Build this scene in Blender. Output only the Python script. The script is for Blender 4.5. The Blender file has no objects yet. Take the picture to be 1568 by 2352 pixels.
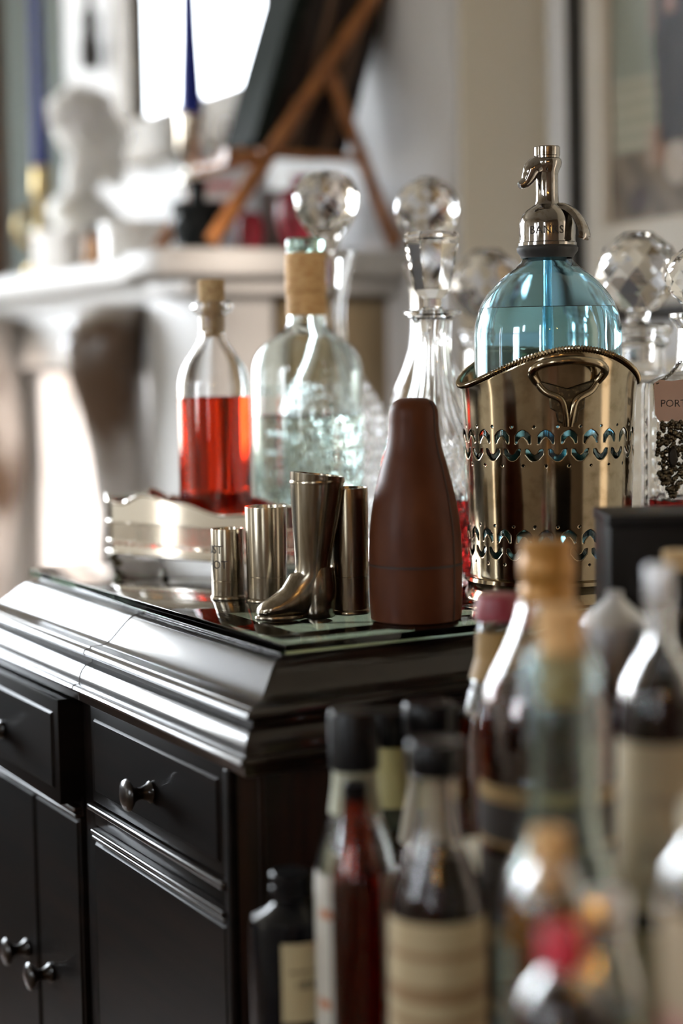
import bpy, bmesh, math, random
from math import sin, cos, pi, radians, atan2, sqrt, exp
from mathutils import Vector, Matrix
random.seed(7)
S = bpy.context.scene
COL = S.collection

# ------------------------------------------------------------------ camera
CAM = Vector((-0.47895, -0.93340, 1.07502))
YAW, PITCH, ROLL = radians(29.1), radians(5.16), radians(0.9)
fw = Vector((sin(YAW)*cos(PITCH), cos(YAW)*cos(PITCH), -sin(PITCH)))
r0 = Vector((cos(YAW), -sin(YAW), 0)); u0 = r0.cross(fw)
rt = r0*cos(ROLL) - u0*sin(ROLL); up = u0*cos(ROLL) + r0*sin(ROLL)
cd = bpy.data.cameras.new('camera'); cam = bpy.data.objects.new('camera', cd); COL.objects.link(cam)
cam.matrix_world = Matrix(((rt.x, up.x, -fw.x, CAM.x), (rt.y, up.y, -fw.y, CAM.y), (rt.z, up.z, -fw.z, CAM.z), (0, 0, 0, 1)))
cd.sensor_fit = 'VERTICAL'; cd.sensor_height = 36.0; cd.lens = 61.22
cd.dof.use_dof = True; cd.dof.focus_distance = 1.20; cd.dof.aperture_fstop = 2.5
cd.clip_start = 0.02
S.camera = cam

# ------------------------------------------------------------------ sky, sun, exposure
S.view_settings.view_transform = 'Standard'; S.view_settings.look = 'None'
S.view_settings.gamma = 1.0; S.view_settings.exposure = 1.35; S.view_settings.use_curve_mapping = False
SKY = 11.0
w = bpy.data.worlds.new('sky'); S.world = w; w.use_nodes = True
wn, wl = w.node_tree.nodes, w.node_tree.links
bg = wn['Background']; bg.inputs[1].default_value = SKY
tc = wn.new('ShaderNodeTexCoord'); sx = wn.new('ShaderNodeSeparateXYZ'); rp = wn.new('ShaderNodeValToRGB')
wl.new(tc.outputs['Generated'], sx.inputs[0]); wl.new(sx.outputs[2], rp.inputs[0]); wl.new(rp.outputs[0], bg.inputs[0])
rp.color_ramp.elements[0].position = 0.0; rp.color_ramp.elements[0].color = (0.42, 0.40, 0.36, 1)
rp.color_ramp.elements[1].position = 0.04; rp.color_ramp.elements[1].color = (0.86, 0.93, 1.0, 1)
sl = bpy.data.lights.new('sun', 'SUN'); sun = bpy.data.objects.new('sun', sl); COL.objects.link(sun)
sl.energy = 3.2; sl.color = (1.0, 0.86, 0.76); sl.angle = radians(1.2)
sun.rotation_euler = Vector((0.80, 0.45, -0.18)).to_track_quat('-Z', 'Y').to_euler()
cy = S.cycles
cy.use_denoising = True; cy.max_bounces = 16; cy.transmission_bounces = 15; cy.glossy_bounces = 8
cy.use_adaptive_sampling = True; cy.adaptive_threshold = 0.03; cy.diffuse_bounces = 4; cy.transparent_max_bounces = 12
cy.caustics_reflective = True; cy.caustics_refractive = True; cy.blur_glossy = 0.6
cy.sample_clamp_indirect = 6.0
def portal(name, loc, sx_, sz_, d):
    L = bpy.data.lights.new(name, 'AREA'); L.shape = 'RECTANGLE'; L.size = sx_; L.size_y = sz_; L.energy = 1
    o = bpy.data.objects.new(name, L); COL.objects.link(o); o.location = loc
    o.rotation_euler = Vector(d).to_track_quat('-Z', 'Z').to_euler(); L.cycles.is_portal = True
XL, XR, YN, YF, ZC = -2.6, 0.853, -3.0, 3.6, 2.9          # room box
XB, YB0, YB1 = 0.705, 0.90, 2.25                           # chimney breast face and its two corners
W1 = (-1.95, 0.12, 0.85, 2.42)                              # far window: x0 x1 z0 z1
W2 = (-0.36, 0.12, 1.00, 1.81)                             # left window: y0 y1 z0 z1
W3 = (1.36, 1.52, 0.35, 1.75)                              # narrow left window near the fireplace
W5 = (-2.80, -2.42, 0.95, 2.30)                            # left window behind the photographer
portal('daylight_rear_window', (XL-0.02, (W5[0]+W5[1])/2, (W5[2]+W5[3])/2), W5[1]-W5[0], W5[3]-W5[2], (1, 0, 0))
W4 = (-0.88, -0.675, 1.55, 1.98)                           # added unseen high slit, shaped to throw the sun patch on the jamb
portal('daylight_patch_window', (XL-0.02, (W4[0]+W4[1])/2, (W4[2]+W4[3])/2), W4[1]-W4[0], W4[3]-W4[2], (1, 0, 0))
portal('daylight_narrow_window', (XL-0.02, (W3[0]+W3[1])/2, (W3[2]+W3[3])/2), W3[1]-W3[0], W3[3]-W3[2], (1, 0, 0))
portal('daylight_far_window', ((W1[0]+W1[1])/2, YF+0.02, (W1[2]+W1[3])/2), W1[1]-W1[0], W1[3]-W1[2], (0, -1, 0))
portal('daylight_left_window', (XL-0.02, (W2[0]+W2[1])/2, (W2[2]+W2[3])/2), W2[1]-W2[0], W2[3]-W2[2], (1, 0, 0))

# ------------------------------------------------------------------ materials
def mat(name, col, rough=0.5, metal=0.0, trans=0.0, ior=1.5, coat=0.0, coat_rough=0.1, spec=0.5,
        noise=None, bump=None, emit=None, attr=None, sheen=0.0, absorb=None):
    m = bpy.data.materials.new(name); m.use_nodes = True
    n, l = m.node_tree.nodes, m.node_tree.links
    b = n['Principled BSDF']
    b.inputs['Base Color'].default_value = (*col, 1); b.inputs['Roughness'].default_value = rough
    b.inputs['Metallic'].default_value = metal; b.inputs['Transmission Weight'].default_value = trans
    b.inputs['IOR'].default_value = ior; b.inputs['Coat Weight'].default_value = coat
    b.inputs['Coat Roughness'].default_value = coat_rough; b.inputs['Specular IOR Level'].default_value = spec
    b.inputs['Sheen Weight'].default_value = sheen
    t = n.new('ShaderNodeTexCoord')
    if attr:
        a = n.new('ShaderNodeAttribute'); a.attribute_name = attr; l.new(a.outputs['Color'], b.inputs['Base Color'])
    if noise:                                   # (scale xyz, colour 2, lo, hi, detail)
        sc, c2, lo, hi, det = noise
        mp = n.new('ShaderNodeMapping'); mp.inputs['Scale'].default_value = sc
        nz = n.new('ShaderNodeTexNoise'); nz.inputs['Scale'].default_value = 1.0; nz.inputs['Detail'].default_value = det
        cr = n.new('ShaderNodeValToRGB')
        cr.color_ramp.elements[0].position = lo; cr.color_ramp.elements[0].color = (*col, 1)
        cr.color_ramp.elements[1].position = hi; cr.color_ramp.elements[1].color = (*c2, 1)
        l.new(t.outputs['Object'], mp.inputs[0]); l.new(mp.outputs[0], nz.inputs[0])
        l.new(nz.outputs[0], cr.inputs[0]); l.new(cr.outputs[0], b.inputs['Base Color'])
    if bump:                                    # (scale xyz, strength, distance)
        sc, st, di = bump
        mp = n.new('ShaderNodeMapping'); mp.inputs['Scale'].default_value = sc
        nz = n.new('ShaderNodeTexNoise'); nz.inputs['Scale'].default_value = 1.0; nz.inputs['Detail'].default_value = 3
        bp = n.new('ShaderNodeBump'); bp.inputs['Strength'].default_value = st; bp.inputs['Distance'].default_value = di
        l.new(t.outputs['Object'], mp.inputs[0]); l.new(mp.outputs[0], nz.inputs[0]); l.new(nz.outputs[0], bp.inputs['Height'])
        l.new(bp.outputs[0], b.inputs['Normal'])
    if emit:
        b.inputs['Emission Color'].default_value = (*emit[0], 1); b.inputs['Emission Strength'].default_value = emit[1]
    if absorb:
        va = n.new('ShaderNodeVolumeAbsorption'); va.inputs[0].default_value = (*absorb[0], 1); va.inputs[1].default_value = absorb[1]
        l.new(va.outputs[0], n['Material Output'].inputs['Volume'])
    return m
def pane_mat(name='window_glass', refl=0.05):
    m = bpy.data.materials.new(name); m.use_nodes = True
    n, l = m.node_tree.nodes, m.node_tree.links; n.remove(n['Principled BSDF'])
    tr = n.new('ShaderNodeBsdfTransparent'); gl = n.new('ShaderNodeBsdfGlossy'); gl.inputs['Roughness'].default_value = 0.02
    mx = n.new('ShaderNodeMixShader'); mx.inputs[0].default_value = refl
    l.new(tr.outputs[0], mx.inputs[1]); l.new(gl.outputs[0], mx.inputs[2]); l.new(mx.outputs[0], n['Material Output'].inputs[0])
    return m
M = dict(
    wall=mat('cream_plaster', (0.88, 0.82, 0.69), 0.75, bump=((60,)*3, 0.08, 0.002)),
    darkwall=mat('tobacco_paint', (0.12, 0.08, 0.045), 0.7),
    leftwall=mat('warm_stone_paint', (0.46, 0.41, 0.33), 0.7),
    unseen_sofa=mat('charcoal_velvet', (0.02, 0.02, 0.024), 0.8, sheen=0.1),
    breast=mat('white_plaster', (0.56, 0.56, 0.56), 0.7, bump=((50,)*3, 0.08, 0.002)),
    ceil=mat('ceiling_paint', (0.42, 0.40, 0.36), 0.8),
    floor=mat('oak_floor', (0.16, 0.085, 0.04), 0.4, noise=((3, 40, 10), (0.09, 0.045, 0.02), 0.4, 0.65, 6)),
    white=mat('white_paint', (0.8, 0.8, 0.78), 0.4),
    pane=pane_mat(), picglass=pane_mat('non_reflecting_glass', 0.0005),
    wood=mat('ebonised_wood', (0.0022, 0.0016, 0.0014), 0.45, coat=0.13, coat_rough=0.10, spec=0.04,
             noise=((6, 6, 60), (0.007, 0.004, 0.003), 0.42, 0.75, 8), bump=((300, 12, 300), 0.05, 0.001)),
    woodside=mat('dark_mahogany', (0.007, 0.0035, 0.0025), 0.45, coat=0.35, coat_rough=0.2, spec=0.2,
             noise=((50, 50, 5), (0.03, 0.011, 0.006), 0.42, 0.7, 8)),
    mould=mat('polished_ebonised_moulding', (0.008, 0.005, 0.004), 0.35, coat=0.62, coat_rough=0.075, spec=0.12,
              noise=((40, 4, 40), (0.014, 0.008, 0.005), 0.45, 0.75, 6), bump=((150, 30, 150), 0.06, 0.0008)),
    worn=mat('worn_wood_edge', (0.10, 0.075, 0.06), 0.28, coat=0.5, noise=((300, 50, 300), (0.02, 0.012, 0.01), 0.45, 0.6, 5),
             bump=((400, 200, 400), 0.25, 0.0006)),
    slab=mat('plate_glass', (1, 1, 1), 0.0, trans=1.0, ior=1.52, absorb=((0.32, 0.62, 0.52), 2.2)),
    baize=mat('black_leather_top', (0.012, 0.012, 0.014), 0.6, spec=0.3, bump=((900,)*3, 0.3, 0.0005)),
    glass=mat('clear_glass', (1, 1, 1), 0.0, trans=1.0, ior=1.5),
    crystal=mat('lead_crystal', (1, 1, 1), 0.0, trans=1.0, ior=1.55),
    aqua=mat('pale_aqua_glass', (0.90, 0.975, 0.97), 0.0, trans=1.0, ior=1.5),
    green=mat('pale_green_glass', (0.70, 0.88, 0.78), 0.02, trans=1.0, ior=1.5),
    blue=mat('turquoise_glass', (0.58, 0.85, 0.96), 0.0, trans=1.0, ior=1.48),
    teal=mat('smoky_teal_glass', (0.72, 0.86, 0.86), 0.0, trans=1.0, ior=1.5),
    water=mat('water', (0.93, 1.0, 1.0), 0.0, trans=1.0, ior=1.33),
    gin=mat('pale_gin', (0.86, 0.95, 0.93), 0.0, trans=1.0, ior=1.36),
    redliq=mat('red_aperitif', (0.72, 0.030, 0.004), 0.0, trans=1.0, ior=1.36),
    port=mat('port_wine', (0.20, 0.006, 0.006), 0.0, trans=1.0, ior=1.36),
    amber=mat('amber_spirit', (0.75, 0.33, 0.04), 0.0, trans=1.0, ior=1.36),
    redbrown=mat('red_brown_spirit', (0.28, 0.045, 0.015), 0.0, trans=1.0, ior=1.36),
    purple=mat('purple_bitters', (0.010, 0.0012, 0.002), 1.0, spec=0.0),
    redglass=mat('red_brown_glass', (0.52, 0.10, 0.03), 0.02, trans=1.0, ior=1.5),
    blackglass=mat('black_glass', (0.003, 0.0035, 0.005), 0.12, spec=0.25),
    brightsilver=mat('polished_silver', (0.86, 0.82, 0.76), 0.10, metal=1.0, bump=((120,)*3, 0.03, 0.0006)),
    silver=mat('old_silver', (0.33, 0.27, 0.185), 0.12, metal=1.0, noise=((90,)*3, (0.22, 0.17, 0.105), 0.48, 0.72, 6), bump=((120,)*3, 0.03, 0.0006)),
    pewter=mat('brushed_pewter', (0.31, 0.275, 0.22), 0.20, metal=1.0, noise=((300, 300, 25), (0.20, 0.165, 0.11), 0.4, 0.7, 6), bump=((200, 200, 60), 0.06, 0.0004)),
    chrome=mat('tarnished_chrome', (0.34, 0.32, 0.30), 0.10, metal=1.0, noise=((200,)*3, (0.18, 0.14, 0.085), 0.5, 0.75, 6), bump=((150,)*3, 0.05, 0.0004)),
    darkmetal=mat('blackened_silver', (0.10, 0.085, 0.06), 0.35, metal=1.0, noise=((400,)*3, (0.32, 0.25, 0.14), 0.55, 0.75, 4)),
    engrave=mat('engraved_shadow', (0.03, 0.025, 0.02), 0.6, metal=0.5),
    rubber=mat('black_rubber', (0.02, 0.02, 0.02), 0.5),
    leather=mat('brown_leather', (0.058, 0.015, 0.005), 0.48, coat=0.03, coat_rough=0.3, spec=0.12, noise=((40, 40, 25), (0.085, 0.025, 0.009), 0.4, 0.7, 6), bump=((250,)*3, 0.12, 0.0005)),
    seam=mat('dark_leather_seam', (0.02, 0.008, 0.005), 0.6),
    cork=mat('cork', (0.52, 0.37, 0.19), 0.85, noise=((350,)*3, (0.30, 0.17, 0.07), 0.5, 0.7, 6), bump=((500,)*3, 0.3, 0.0008)),
    corkold=mat('stained_cork', (0.64, 0.40, 0.17), 0.7, noise=((120, 120, 300), (0.48, 0.25, 0.08), 0.42, 0.7, 6), bump=((400,)*3, 0.2, 0.0006)),
    capsule=mat('gold_brown_capsule', (0.34, 0.16, 0.03), 0.4, metal=0.3),
    maroon=mat('maroon_wax', (0.22, 0.02, 0.035), 0.4),
    redcap=mat('red_plastic', (0.50, 0.01, 0.035), 0.35),
    blackcap=mat('black_plastic', (0.003, 0.003, 0.0035), 0.3, spec=0.2),
    creamcap=mat('cream_plastic', (0.72, 0.66, 0.50), 0.45),
    greycap=mat('grey_aluminium', (0.62, 0.63, 0.65), 0.35, metal=0.7),
    print=mat('printed_paper', (0.8, 0.8, 0.8), 0.6, attr='Col'),
    blackbox=mat('black_card', (0.003, 0.003, 0.0035), 0.5, spec=0.2),
    marble=mat('white_marble', (0.50, 0.49, 0.47), 0.5, spec=0.25, noise=((3, 3, 7), (0.37, 0.345, 0.32), 0.5, 0.72, 8)),
    brownmarble=mat('veined_brown_marble', (0.50, 0.47, 0.44), 0.3, noise=((7, 7, 5), (0.10, 0.06, 0.035), 0.45, 0.60, 6)),
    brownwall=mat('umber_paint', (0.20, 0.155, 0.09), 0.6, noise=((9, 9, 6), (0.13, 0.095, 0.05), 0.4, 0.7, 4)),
    fireboard=mat('whitewashed_board', (0.83, 0.79, 0.76), 0.6),
    mirror=mat('old_mirror_glass', (0.38, 0.38, 0.38), 0.01, metal=1.0),
    giltframe=mat('limed_gilt_frame', (0.26, 0.22, 0.17), 0.6, noise=((30,)*3, (0.14, 0.115, 0.085), 0.42, 0.7, 6), bump=((90,)*3, 0.4, 0.004)),
    plaster=mat('plaster_bust', (0.86, 0.86, 0.84), 0.65, noise=((40,)*3, (0.74, 0.74, 0.70), 0.45, 0.7, 4)),
    candle=mat('blue_wax', (0.008, 0.022, 0.24), 0.5, spec=0.25),
    brass=mat('old_brass', (0.50, 0.38, 0.16), 0.28, metal=1.0, noise=((90,)*3, (0.28, 0.20, 0.09), 0.45, 0.7, 4)),
    ceramic=mat('white_ceramic', (0.82, 0.81, 0.78), 0.25),
    box=mat('white_card_box', (0.85, 0.83, 0.80), 0.5),
    blackvase=mat('black_matt_ceramic', (0.004, 0.006, 0.007), 0.5, spec=0.2),
    amberglass=mat('amber_glass', (0.50, 0.22, 0.04), 0.25, spec=0.5),
    bamboo=mat('bamboo', (0.34, 0.13, 0.035), 0.42, noise=((40, 40, 40), (0.20, 0.07, 0.02), 0.42, 0.7, 4)),
    darkboard=mat('dark_backing_board', (0.022, 0.015, 0.013), 0.6, spec=0.2, noise=((14,)*3, (0.035, 0.03, 0.028), 0.4, 0.7, 4)),
    greenedge=mat('dark_green_cloth', (0.012, 0.017, 0.015), 0.8, spec=0.15),
    redlacq=mat('red_lacquer', (0.30, 0.02, 0.04), 0.25),
    greystone=mat('grey_stone', (0.20, 0.19, 0.18), 0.6),
    frameblack=mat('black_frame', (0.012, 0.012, 0.012), 0.4),
    framewhite=mat('white_frame', (0.74, 0.76, 0.79), 0.5),
    mount=mat('cream_mount_card', (0.70, 0.67, 0.61), 0.8),
    bevel=mat('mount_bevel', (0.52, 0.46, 0.38), 0.8),
    curtain=mat('grey_green_curtain', (0.17, 0.20, 0.19), 0.85, sheen=0.2),
    brownwood=mat('brown_wood', (0.16, 0.085, 0.05), 0.4, noise=((20, 20, 3), (0.09, 0.045, 0.025), 0.42, 0.7, 6)),
    tabletop=mat('walnut_table', (0.10, 0.05, 0.025), 0.35, noise=((5, 40, 10), (0.05, 0.025, 0.012), 0.42, 0.7, 6)),
    bulb=mat('warm_bulb', (1, 0.8, 0.5), 0.5, emit=((1.0, 0.55, 0.18), 60.0)),
    cord=mat('dark_cord', (0.02, 0.016, 0.014), 0.7),
)

# ------------------------------------------------------------------ helpers
def link(name, me, m, parent=None, smooth=35):
    if isinstance(m, (list, tuple)):
        for q in m: me.materials.append(q)
    else: me.materials.append(m)
    if smooth is not None:
        me.shade_smooth()
        if smooth < 180: me.set_sharp_from_angle(angle=radians(smooth))
    o = bpy.data.objects.new(name, me); COL.objects.link(o)
    if parent is not None: o.parent = parent
    return o
def pyd(name, v, f, m, parent=None, smooth=35):
    me = bpy.data.meshes.new(name); me.from_pydata([tuple(q) for q in v], [], f); me.validate(); me.update()
    return link(name, me, m, parent, smooth)
def tag(o, label, cat, group=None):
    o['label'] = label; o['category'] = cat
    if group: o['group'] = group
    return o
def thing(name, label, cat, loc=(0, 0, 0), rz=0.0, group=None):
    o = bpy.data.objects.new(name, None); COL.objects.link(o); o.location = loc; o.rotation_euler = (0, 0, rz)
    o.empty_display_size = 0.02
    return tag(o, label, cat, group)
def struct(o, label=None):
    o['kind'] = 'structure'
    if label: o['label'] = label
    return o
def boxgeo(bm, x0, x1, y0, y1, z0, z1):
    vs = [bm.verts.new(p) for p in ((x0,y0,z0),(x1,y0,z0),(x1,y1,z0),(x0,y1,z0),(x0,y0,z1),(x1,y0,z1),(x1,y1,z1),(x0,y1,z1))]
    for f in ((0,3,2,1),(4,5,6,7),(0,1,5,4),(1,2,6,5),(2,3,7,6),(3,0,4,7)): bm.faces.new([vs[i] for i in f])
def boxes(name, lst, m, parent=None, bev=0.0, seg=2):
    bm = bmesh.new()
    for b in lst: boxgeo(bm, *b)
    if bev: bmesh.ops.bevel(bm, geom=bm.edges[:], offset=bev, segments=seg, affect='EDGES', profile=0.6)
    me = bpy.data.meshes.new(name); bm.to_mesh(me); bm.free()
    return link(name, me, m, parent, 40)
def lathe_geo(prof, n=48, mod=None, twist=0.0):
    """revolve (r, z) listed so that the outside lies to the right of travel (bottom to top on the outside)"""
    v, f, rows = [], [], []
    for r, z in prof:
        if r < 1e-6: rows.append([len(v)]); v.append((0, 0, z)); continue
        row = []
        for i in range(n):
            a = 2*pi*i/n + twist; rr = mod(r, z, a) if mod else r
            row.append(len(v)); v.append((rr*cos(a), rr*sin(a), z))
        rows.append(row)
    for A, B in zip(rows, rows[1:]):
        for i in range(n):
            j = (i+1) % n
            if len(A) == 1 and len(B) == 1: continue
            if len(A) == 1: f.append((A[0], B[j], B[i]))
            elif len(B) == 1: f.append((A[i], A[j], B[0]))
            else: f.append((A[i], A[j], B[j], B[i]))
    return v, f
def lathe(name, prof, m, parent=None, n=48, mod=None, smooth=35, loc=None):
    v, f = lathe_geo(prof, n, mod)
    o = pyd(name, v, f, m, parent, smooth)
    if loc: o.location = loc
    return o
def curve_prof(pts, k=5):
    """Catmull-Rom through (r, z)"""
    out = []
    P = [pts[0]] + list(pts) + [pts[-1]]
    for i in range(1, len(P)-2):
        a, b, c, d = P[i-1], P[i], P[i+1], P[i+2]
        for s in range(k):
            t = s/k
            out.append(tuple(max(0, 0.5*(2*b[q] + (c[q]-a[q])*t + (2*a[q]-5*b[q]+4*c[q]-d[q])*t*t + (3*b[q]-a[q]-3*c[q]+d[q])*t**3)) if q == 0 else
                       0.5*(2*b[q] + (c[q]-a[q])*t + (2*a[q]-5*b[q]+4*c[q]-d[q])*t*t + (3*b[q]-a[q]-3*c[q]+d[q])*t**3) for q in (0, 1)))
    out.append(tuple(pts[-1])); return out
def rad_at(prof, z):
    for (r1, z1), (r2, z2) in zip(prof, prof[1:]):
        if z1 <= z <= z2 and z2 > z1: return r1 + (r2-r1)*(z-z1)/(z2-z1)
    return prof[-1][0]
def shell_prof(prof, t, tb=0.006):
    """outer wall up, lip, inner wall down; prof runs from the base edge to the lip"""
    z0 = prof[0][1]
    out = [(0, z0+0.002), (max(prof[0][0]-0.004, 0.001), z0)] + list(prof)
    inn = [(max(r-t, 0.0015), z) for r, z in prof if z > z0+tb]
    zt = prof[-1][1]
    inn = inn + [(max(prof[-1][0]-t, 0.0015), zt)] if inn[-1][1] < zt else inn
    rb = max(rad_at(prof, z0+tb)-t, 0.001)
    out += list(reversed(inn)) + [(rb, z0+tb), (rb*0.8, z0+tb-0.001), (0, z0+tb-0.001)]
    return out
def liquid_prof(prof, t, lvl, tb=0.006, over=0.0003):
    z0 = prof[0][1]; rb = max(rad_at(prof, z0+tb)-t, 0.001)
    p = [(0, z0+tb-0.0013), (rb*0.8, z0+tb-0.0013), (rb+over, z0+tb)]
    p += [(max(r-t, 0.0015)+over, z) for r, z in prof if z0+tb < z < lvl]
    rl = max(rad_at(prof, lvl)-t, 0.0015)
    p += [(rl+over, lvl+0.0006), (rl-0.0008, lvl), (0, lvl)]
    return p
def facet(name, rows, n, m, parent=None, cap=True):
    """flat triangular facets: alternate rows are turned by half a step"""
    v, f = [], []
    for k, (r, z) in enumerate(rows):
        for i in range(n):
            a = 2*pi*(i+0.5*(k % 2))/n; v.append((r*cos(a), r*sin(a), z))
    for k in range(len(rows)-1):
        for i in range(n):
            j = (i+1) % n; A, B = k*n, (k+1)*n
            if k % 2 == 0: f += [(A+i, A+j, B+i), (B+i, A+j, B+j)]
            else: f += [(A+i, B+j, B+i), (A+i, A+j, B+j)]
    if cap:
        f.append(tuple(reversed(range(n)))); f.append(tuple(range((len(rows)-1)*n, len(rows)*n)))
    return pyd(name, v, f, m, parent, None)
def tube(name, pts, r, m, parent=None, n=10, closed=False):
    P = [Vector(p) for p in pts]; v, f = [], []
    R = r if callable(r) else (lambda t: r)
    prev = None; N = len(P)
    for k, p in enumerate(P):
        if closed: t = (P[(k+1) % N] - P[k-1])
        else: t = P[min(k+1, N-1)] - P[max(k-1, 0)]
        t.normalize()
        if prev is None:
            a = Vector((0, 0, 1)) if abs(t.z) < 0.9 else Vector((1, 0, 0)); u = t.cross(a).normalized()
        else: u = (prev - t*prev.dot(t)).normalized()
        prev = u; b = t.cross(u); rr = R(k/max(N-1, 1))
        for i in range(n):
            an = 2*pi*i/n; v.append(p + u*cos(an)*rr + b*sin(an)*rr)
    for k in range(N if closed else N-1):
        A, B = k*n, ((k+1) % N)*n
        for i in range(n): j = (i+1) % n; f.append((A+i, A+j, B+j, B+i))
    if not closed: f.append(tuple(reversed(range(n)))); f.append(tuple(range((N-1)*n, N*n)))
    return pyd(name, v, f, m, parent, 60)
def smooth_path(pts, k=8):
    P = [Vector(p) for p in pts]; P = [P[0]] + P + [P[-1]]; out = []
    for i in range(1, len(P)-2):
        a, b, c, d = P[i-1:i+3]
        for s in range(k):
            t = s/k; out.append(0.5*(2*b + (c-a)*t + (2*a-5*b+4*c-d)*t*t + (3*b-a-3*c+d)*t**3))
    out.append(P[-2]); return out
def colour(me, fn):
    """per-vertex print colours: fn(index) -> rgb"""
    ca = me.color_attributes.new('Col', 'FLOAT_COLOR', 'POINT')
    for i in range(len(me.vertices)): ca.data[i].color = (*fn(i), 1)
def wrap_label(name, R, z0, z1, a0, a1, fn, parent, nu=40, nv=60, m=None, off=0.0004):
    """paper label on a round bottle; R radius or function of z; fn(u, v) gives the printed colour"""
    v, f, c = [], [], []
    Rf = R if callable(R) else (lambda z: R)
    for k in range(nv+1):
        z = z0 + (z1-z0)*k/nv
        for i in range(nu+1):
            a = a0 + (a1-a0)*i/nu; r = Rf(z)+off; v.append((r*cos(a), r*sin(a), z)); c.append([0.62*q_ for q_ in fn(i/nu, k/nv)])
    q = nu+1
    for k in range(nv):
        for i in range(nu): f.append((k*q+i, k*q+i+1, (k+1)*q+i+1, (k+1)*q+i))
    me = bpy.data.meshes.new(name); me.from_pydata(v, [], f); me.update(); colour(me, lambda i: c[i])
    return link(name, me, m or M['print'], parent, 180)
def text_mesh(txt, size, depth, spacing=1.0):
    cu = bpy.data.curves.new('lettering', 'FONT'); cu.body = txt; cu.size = size; cu.extrude = depth
    cu.align_x = 'CENTER'; cu.align_y = 'CENTER'; cu.space_character = spacing; cu.resolution_u = 3
    o = bpy.data.objects.new('lettering', cu); COL.objects.link(o)
    dg = bpy.context.evaluated_depsgraph_get(); dg.update()
    me = bpy.data.meshes.new_from_object(o.evaluated_get(dg))
    bpy.data.objects.remove(o); return me
def wrap_text(name, txt, size, depth, R, a, z, m, parent, vertical=False, spacing=1.0):
    me = text_mesh(txt, size, depth, spacing)
    bm = bmesh.new(); bm.from_mesh(me)
    bmesh.ops.subdivide_edges(bm, edges=[e for e in bm.edges if e.calc_length() > size*0.3], cuts=2)
    for q in bm.verts:
        x, y, d = q.co
        if vertical: x, y = -y, x
        an = a + x/R; rr = R + d
        q.co = (rr*cos(an), rr*sin(an), z+y)
    bm.to_mesh(me); bm.free(); me.materials.clear()
    return link(name, me, m, parent, 30)
def loft(name, sections, m, parent=None, caps=True, smooth=60):
    n = len(sections[0]); v = [p for s in sections for p in s]; f = []
    for k in range(len(sections)-1):
        for i in range(n): j = (i+1) % n; f.append((k*n+i, k*n+j, (k+1)*n+j, (k+1)*n+i))
    if caps: f.append(tuple(reversed(range(n)))); f.append(tuple(range((len(sections)-1)*n, len(sections)*n)))
    o = pyd(name, v, f, m, parent, smooth)
    bm = bmesh.new(); bm.from_mesh(o.data); bmesh.ops.recalc_face_normals(bm, faces=bm.faces); bm.to_mesh(o.data); bm.free()
    return o
def cam_angle(x, y): return atan2(CAM.y-y, CAM.x-x)

# ================================================================== SETTING
T = 0.2
struct(boxes('floor', [(XL-T, XR+T, YN-T, YF+T, -0.1, 0)], M['floor']))
struct(boxes('ceiling', [(XL-T, XR+T, YN-T, YF+T, ZC, ZC+0.1)], M['ceil']))
struct(boxes('wall_right', [(XR, XR+T, YN, YF, 0, ZC)], M['wall']), 'cream plaster wall of the alcove behind the cabinet')
struct(boxes('wall_near', [(XL-T, XR+T, YN-T, YN, 0, ZC)], M['darkwall']))
struct(boxes('wall_far', [(XL-T, W1[0], YF, YF+T, 0, ZC), (W1[1], XR+T, YF, YF+T, 0, ZC),
                          (W1[0], W1[1], YF, YF+T, 0, W1[2]), (W1[0], W1[1], YF, YF+T, W1[3], ZC)], M['wall']))
struct(boxes('wall_left', [(XL-T, XL, YN, W5[0], 0, ZC), (XL-T, XL, W5[1], W4[0], 0, ZC), (XL-T, XL, W5[0], W5[1], 0, W5[2]), (XL-T, XL, W5[0], W5[1], W5[3], ZC), (XL-T, XL, W4[1], W2[0], 0, ZC), (XL-T, XL, W4[0], W4[1], 0, W4[2]), (XL-T, XL, W4[0], W4[1], W4[3], ZC), (XL-T, XL, W2[1], W3[0], 0, ZC), (XL-T, XL, W3[1], YF, 0, ZC),
                           (XL-T, XL, W3[0], W3[1], 0, W3[2]), (XL-T, XL, W3[0], W3[1], W3[3], ZC),
                           (XL-T, XL, W2[0], W2[1], 0, W2[2]), (XL-T, XL, W2[0], W2[1], W2[3], ZC)], M['leftwall']))
struct(boxes('wall_chimney_breast', [(XB, XR+0.05, YB0, YB1, 0, ZC)], M['breast'], bev=0.022, seg=5), 'white plaster chimney breast beside the alcove')
struct(boxes('wall_brightened_return', [(XB+0.012, XR, YB0-0.004, YB0, 0, ZC)], M['wall']), 'cream skin on the alcove side of the chimney breast, paled to stand in for light')  # cream skin, paler than the breast to make up for missing light
struct(boxes('baseboard_right', [(XR-0.018, XR, YN, YB0, 0, 0.14)], M['white'], bev=0.004))
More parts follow.
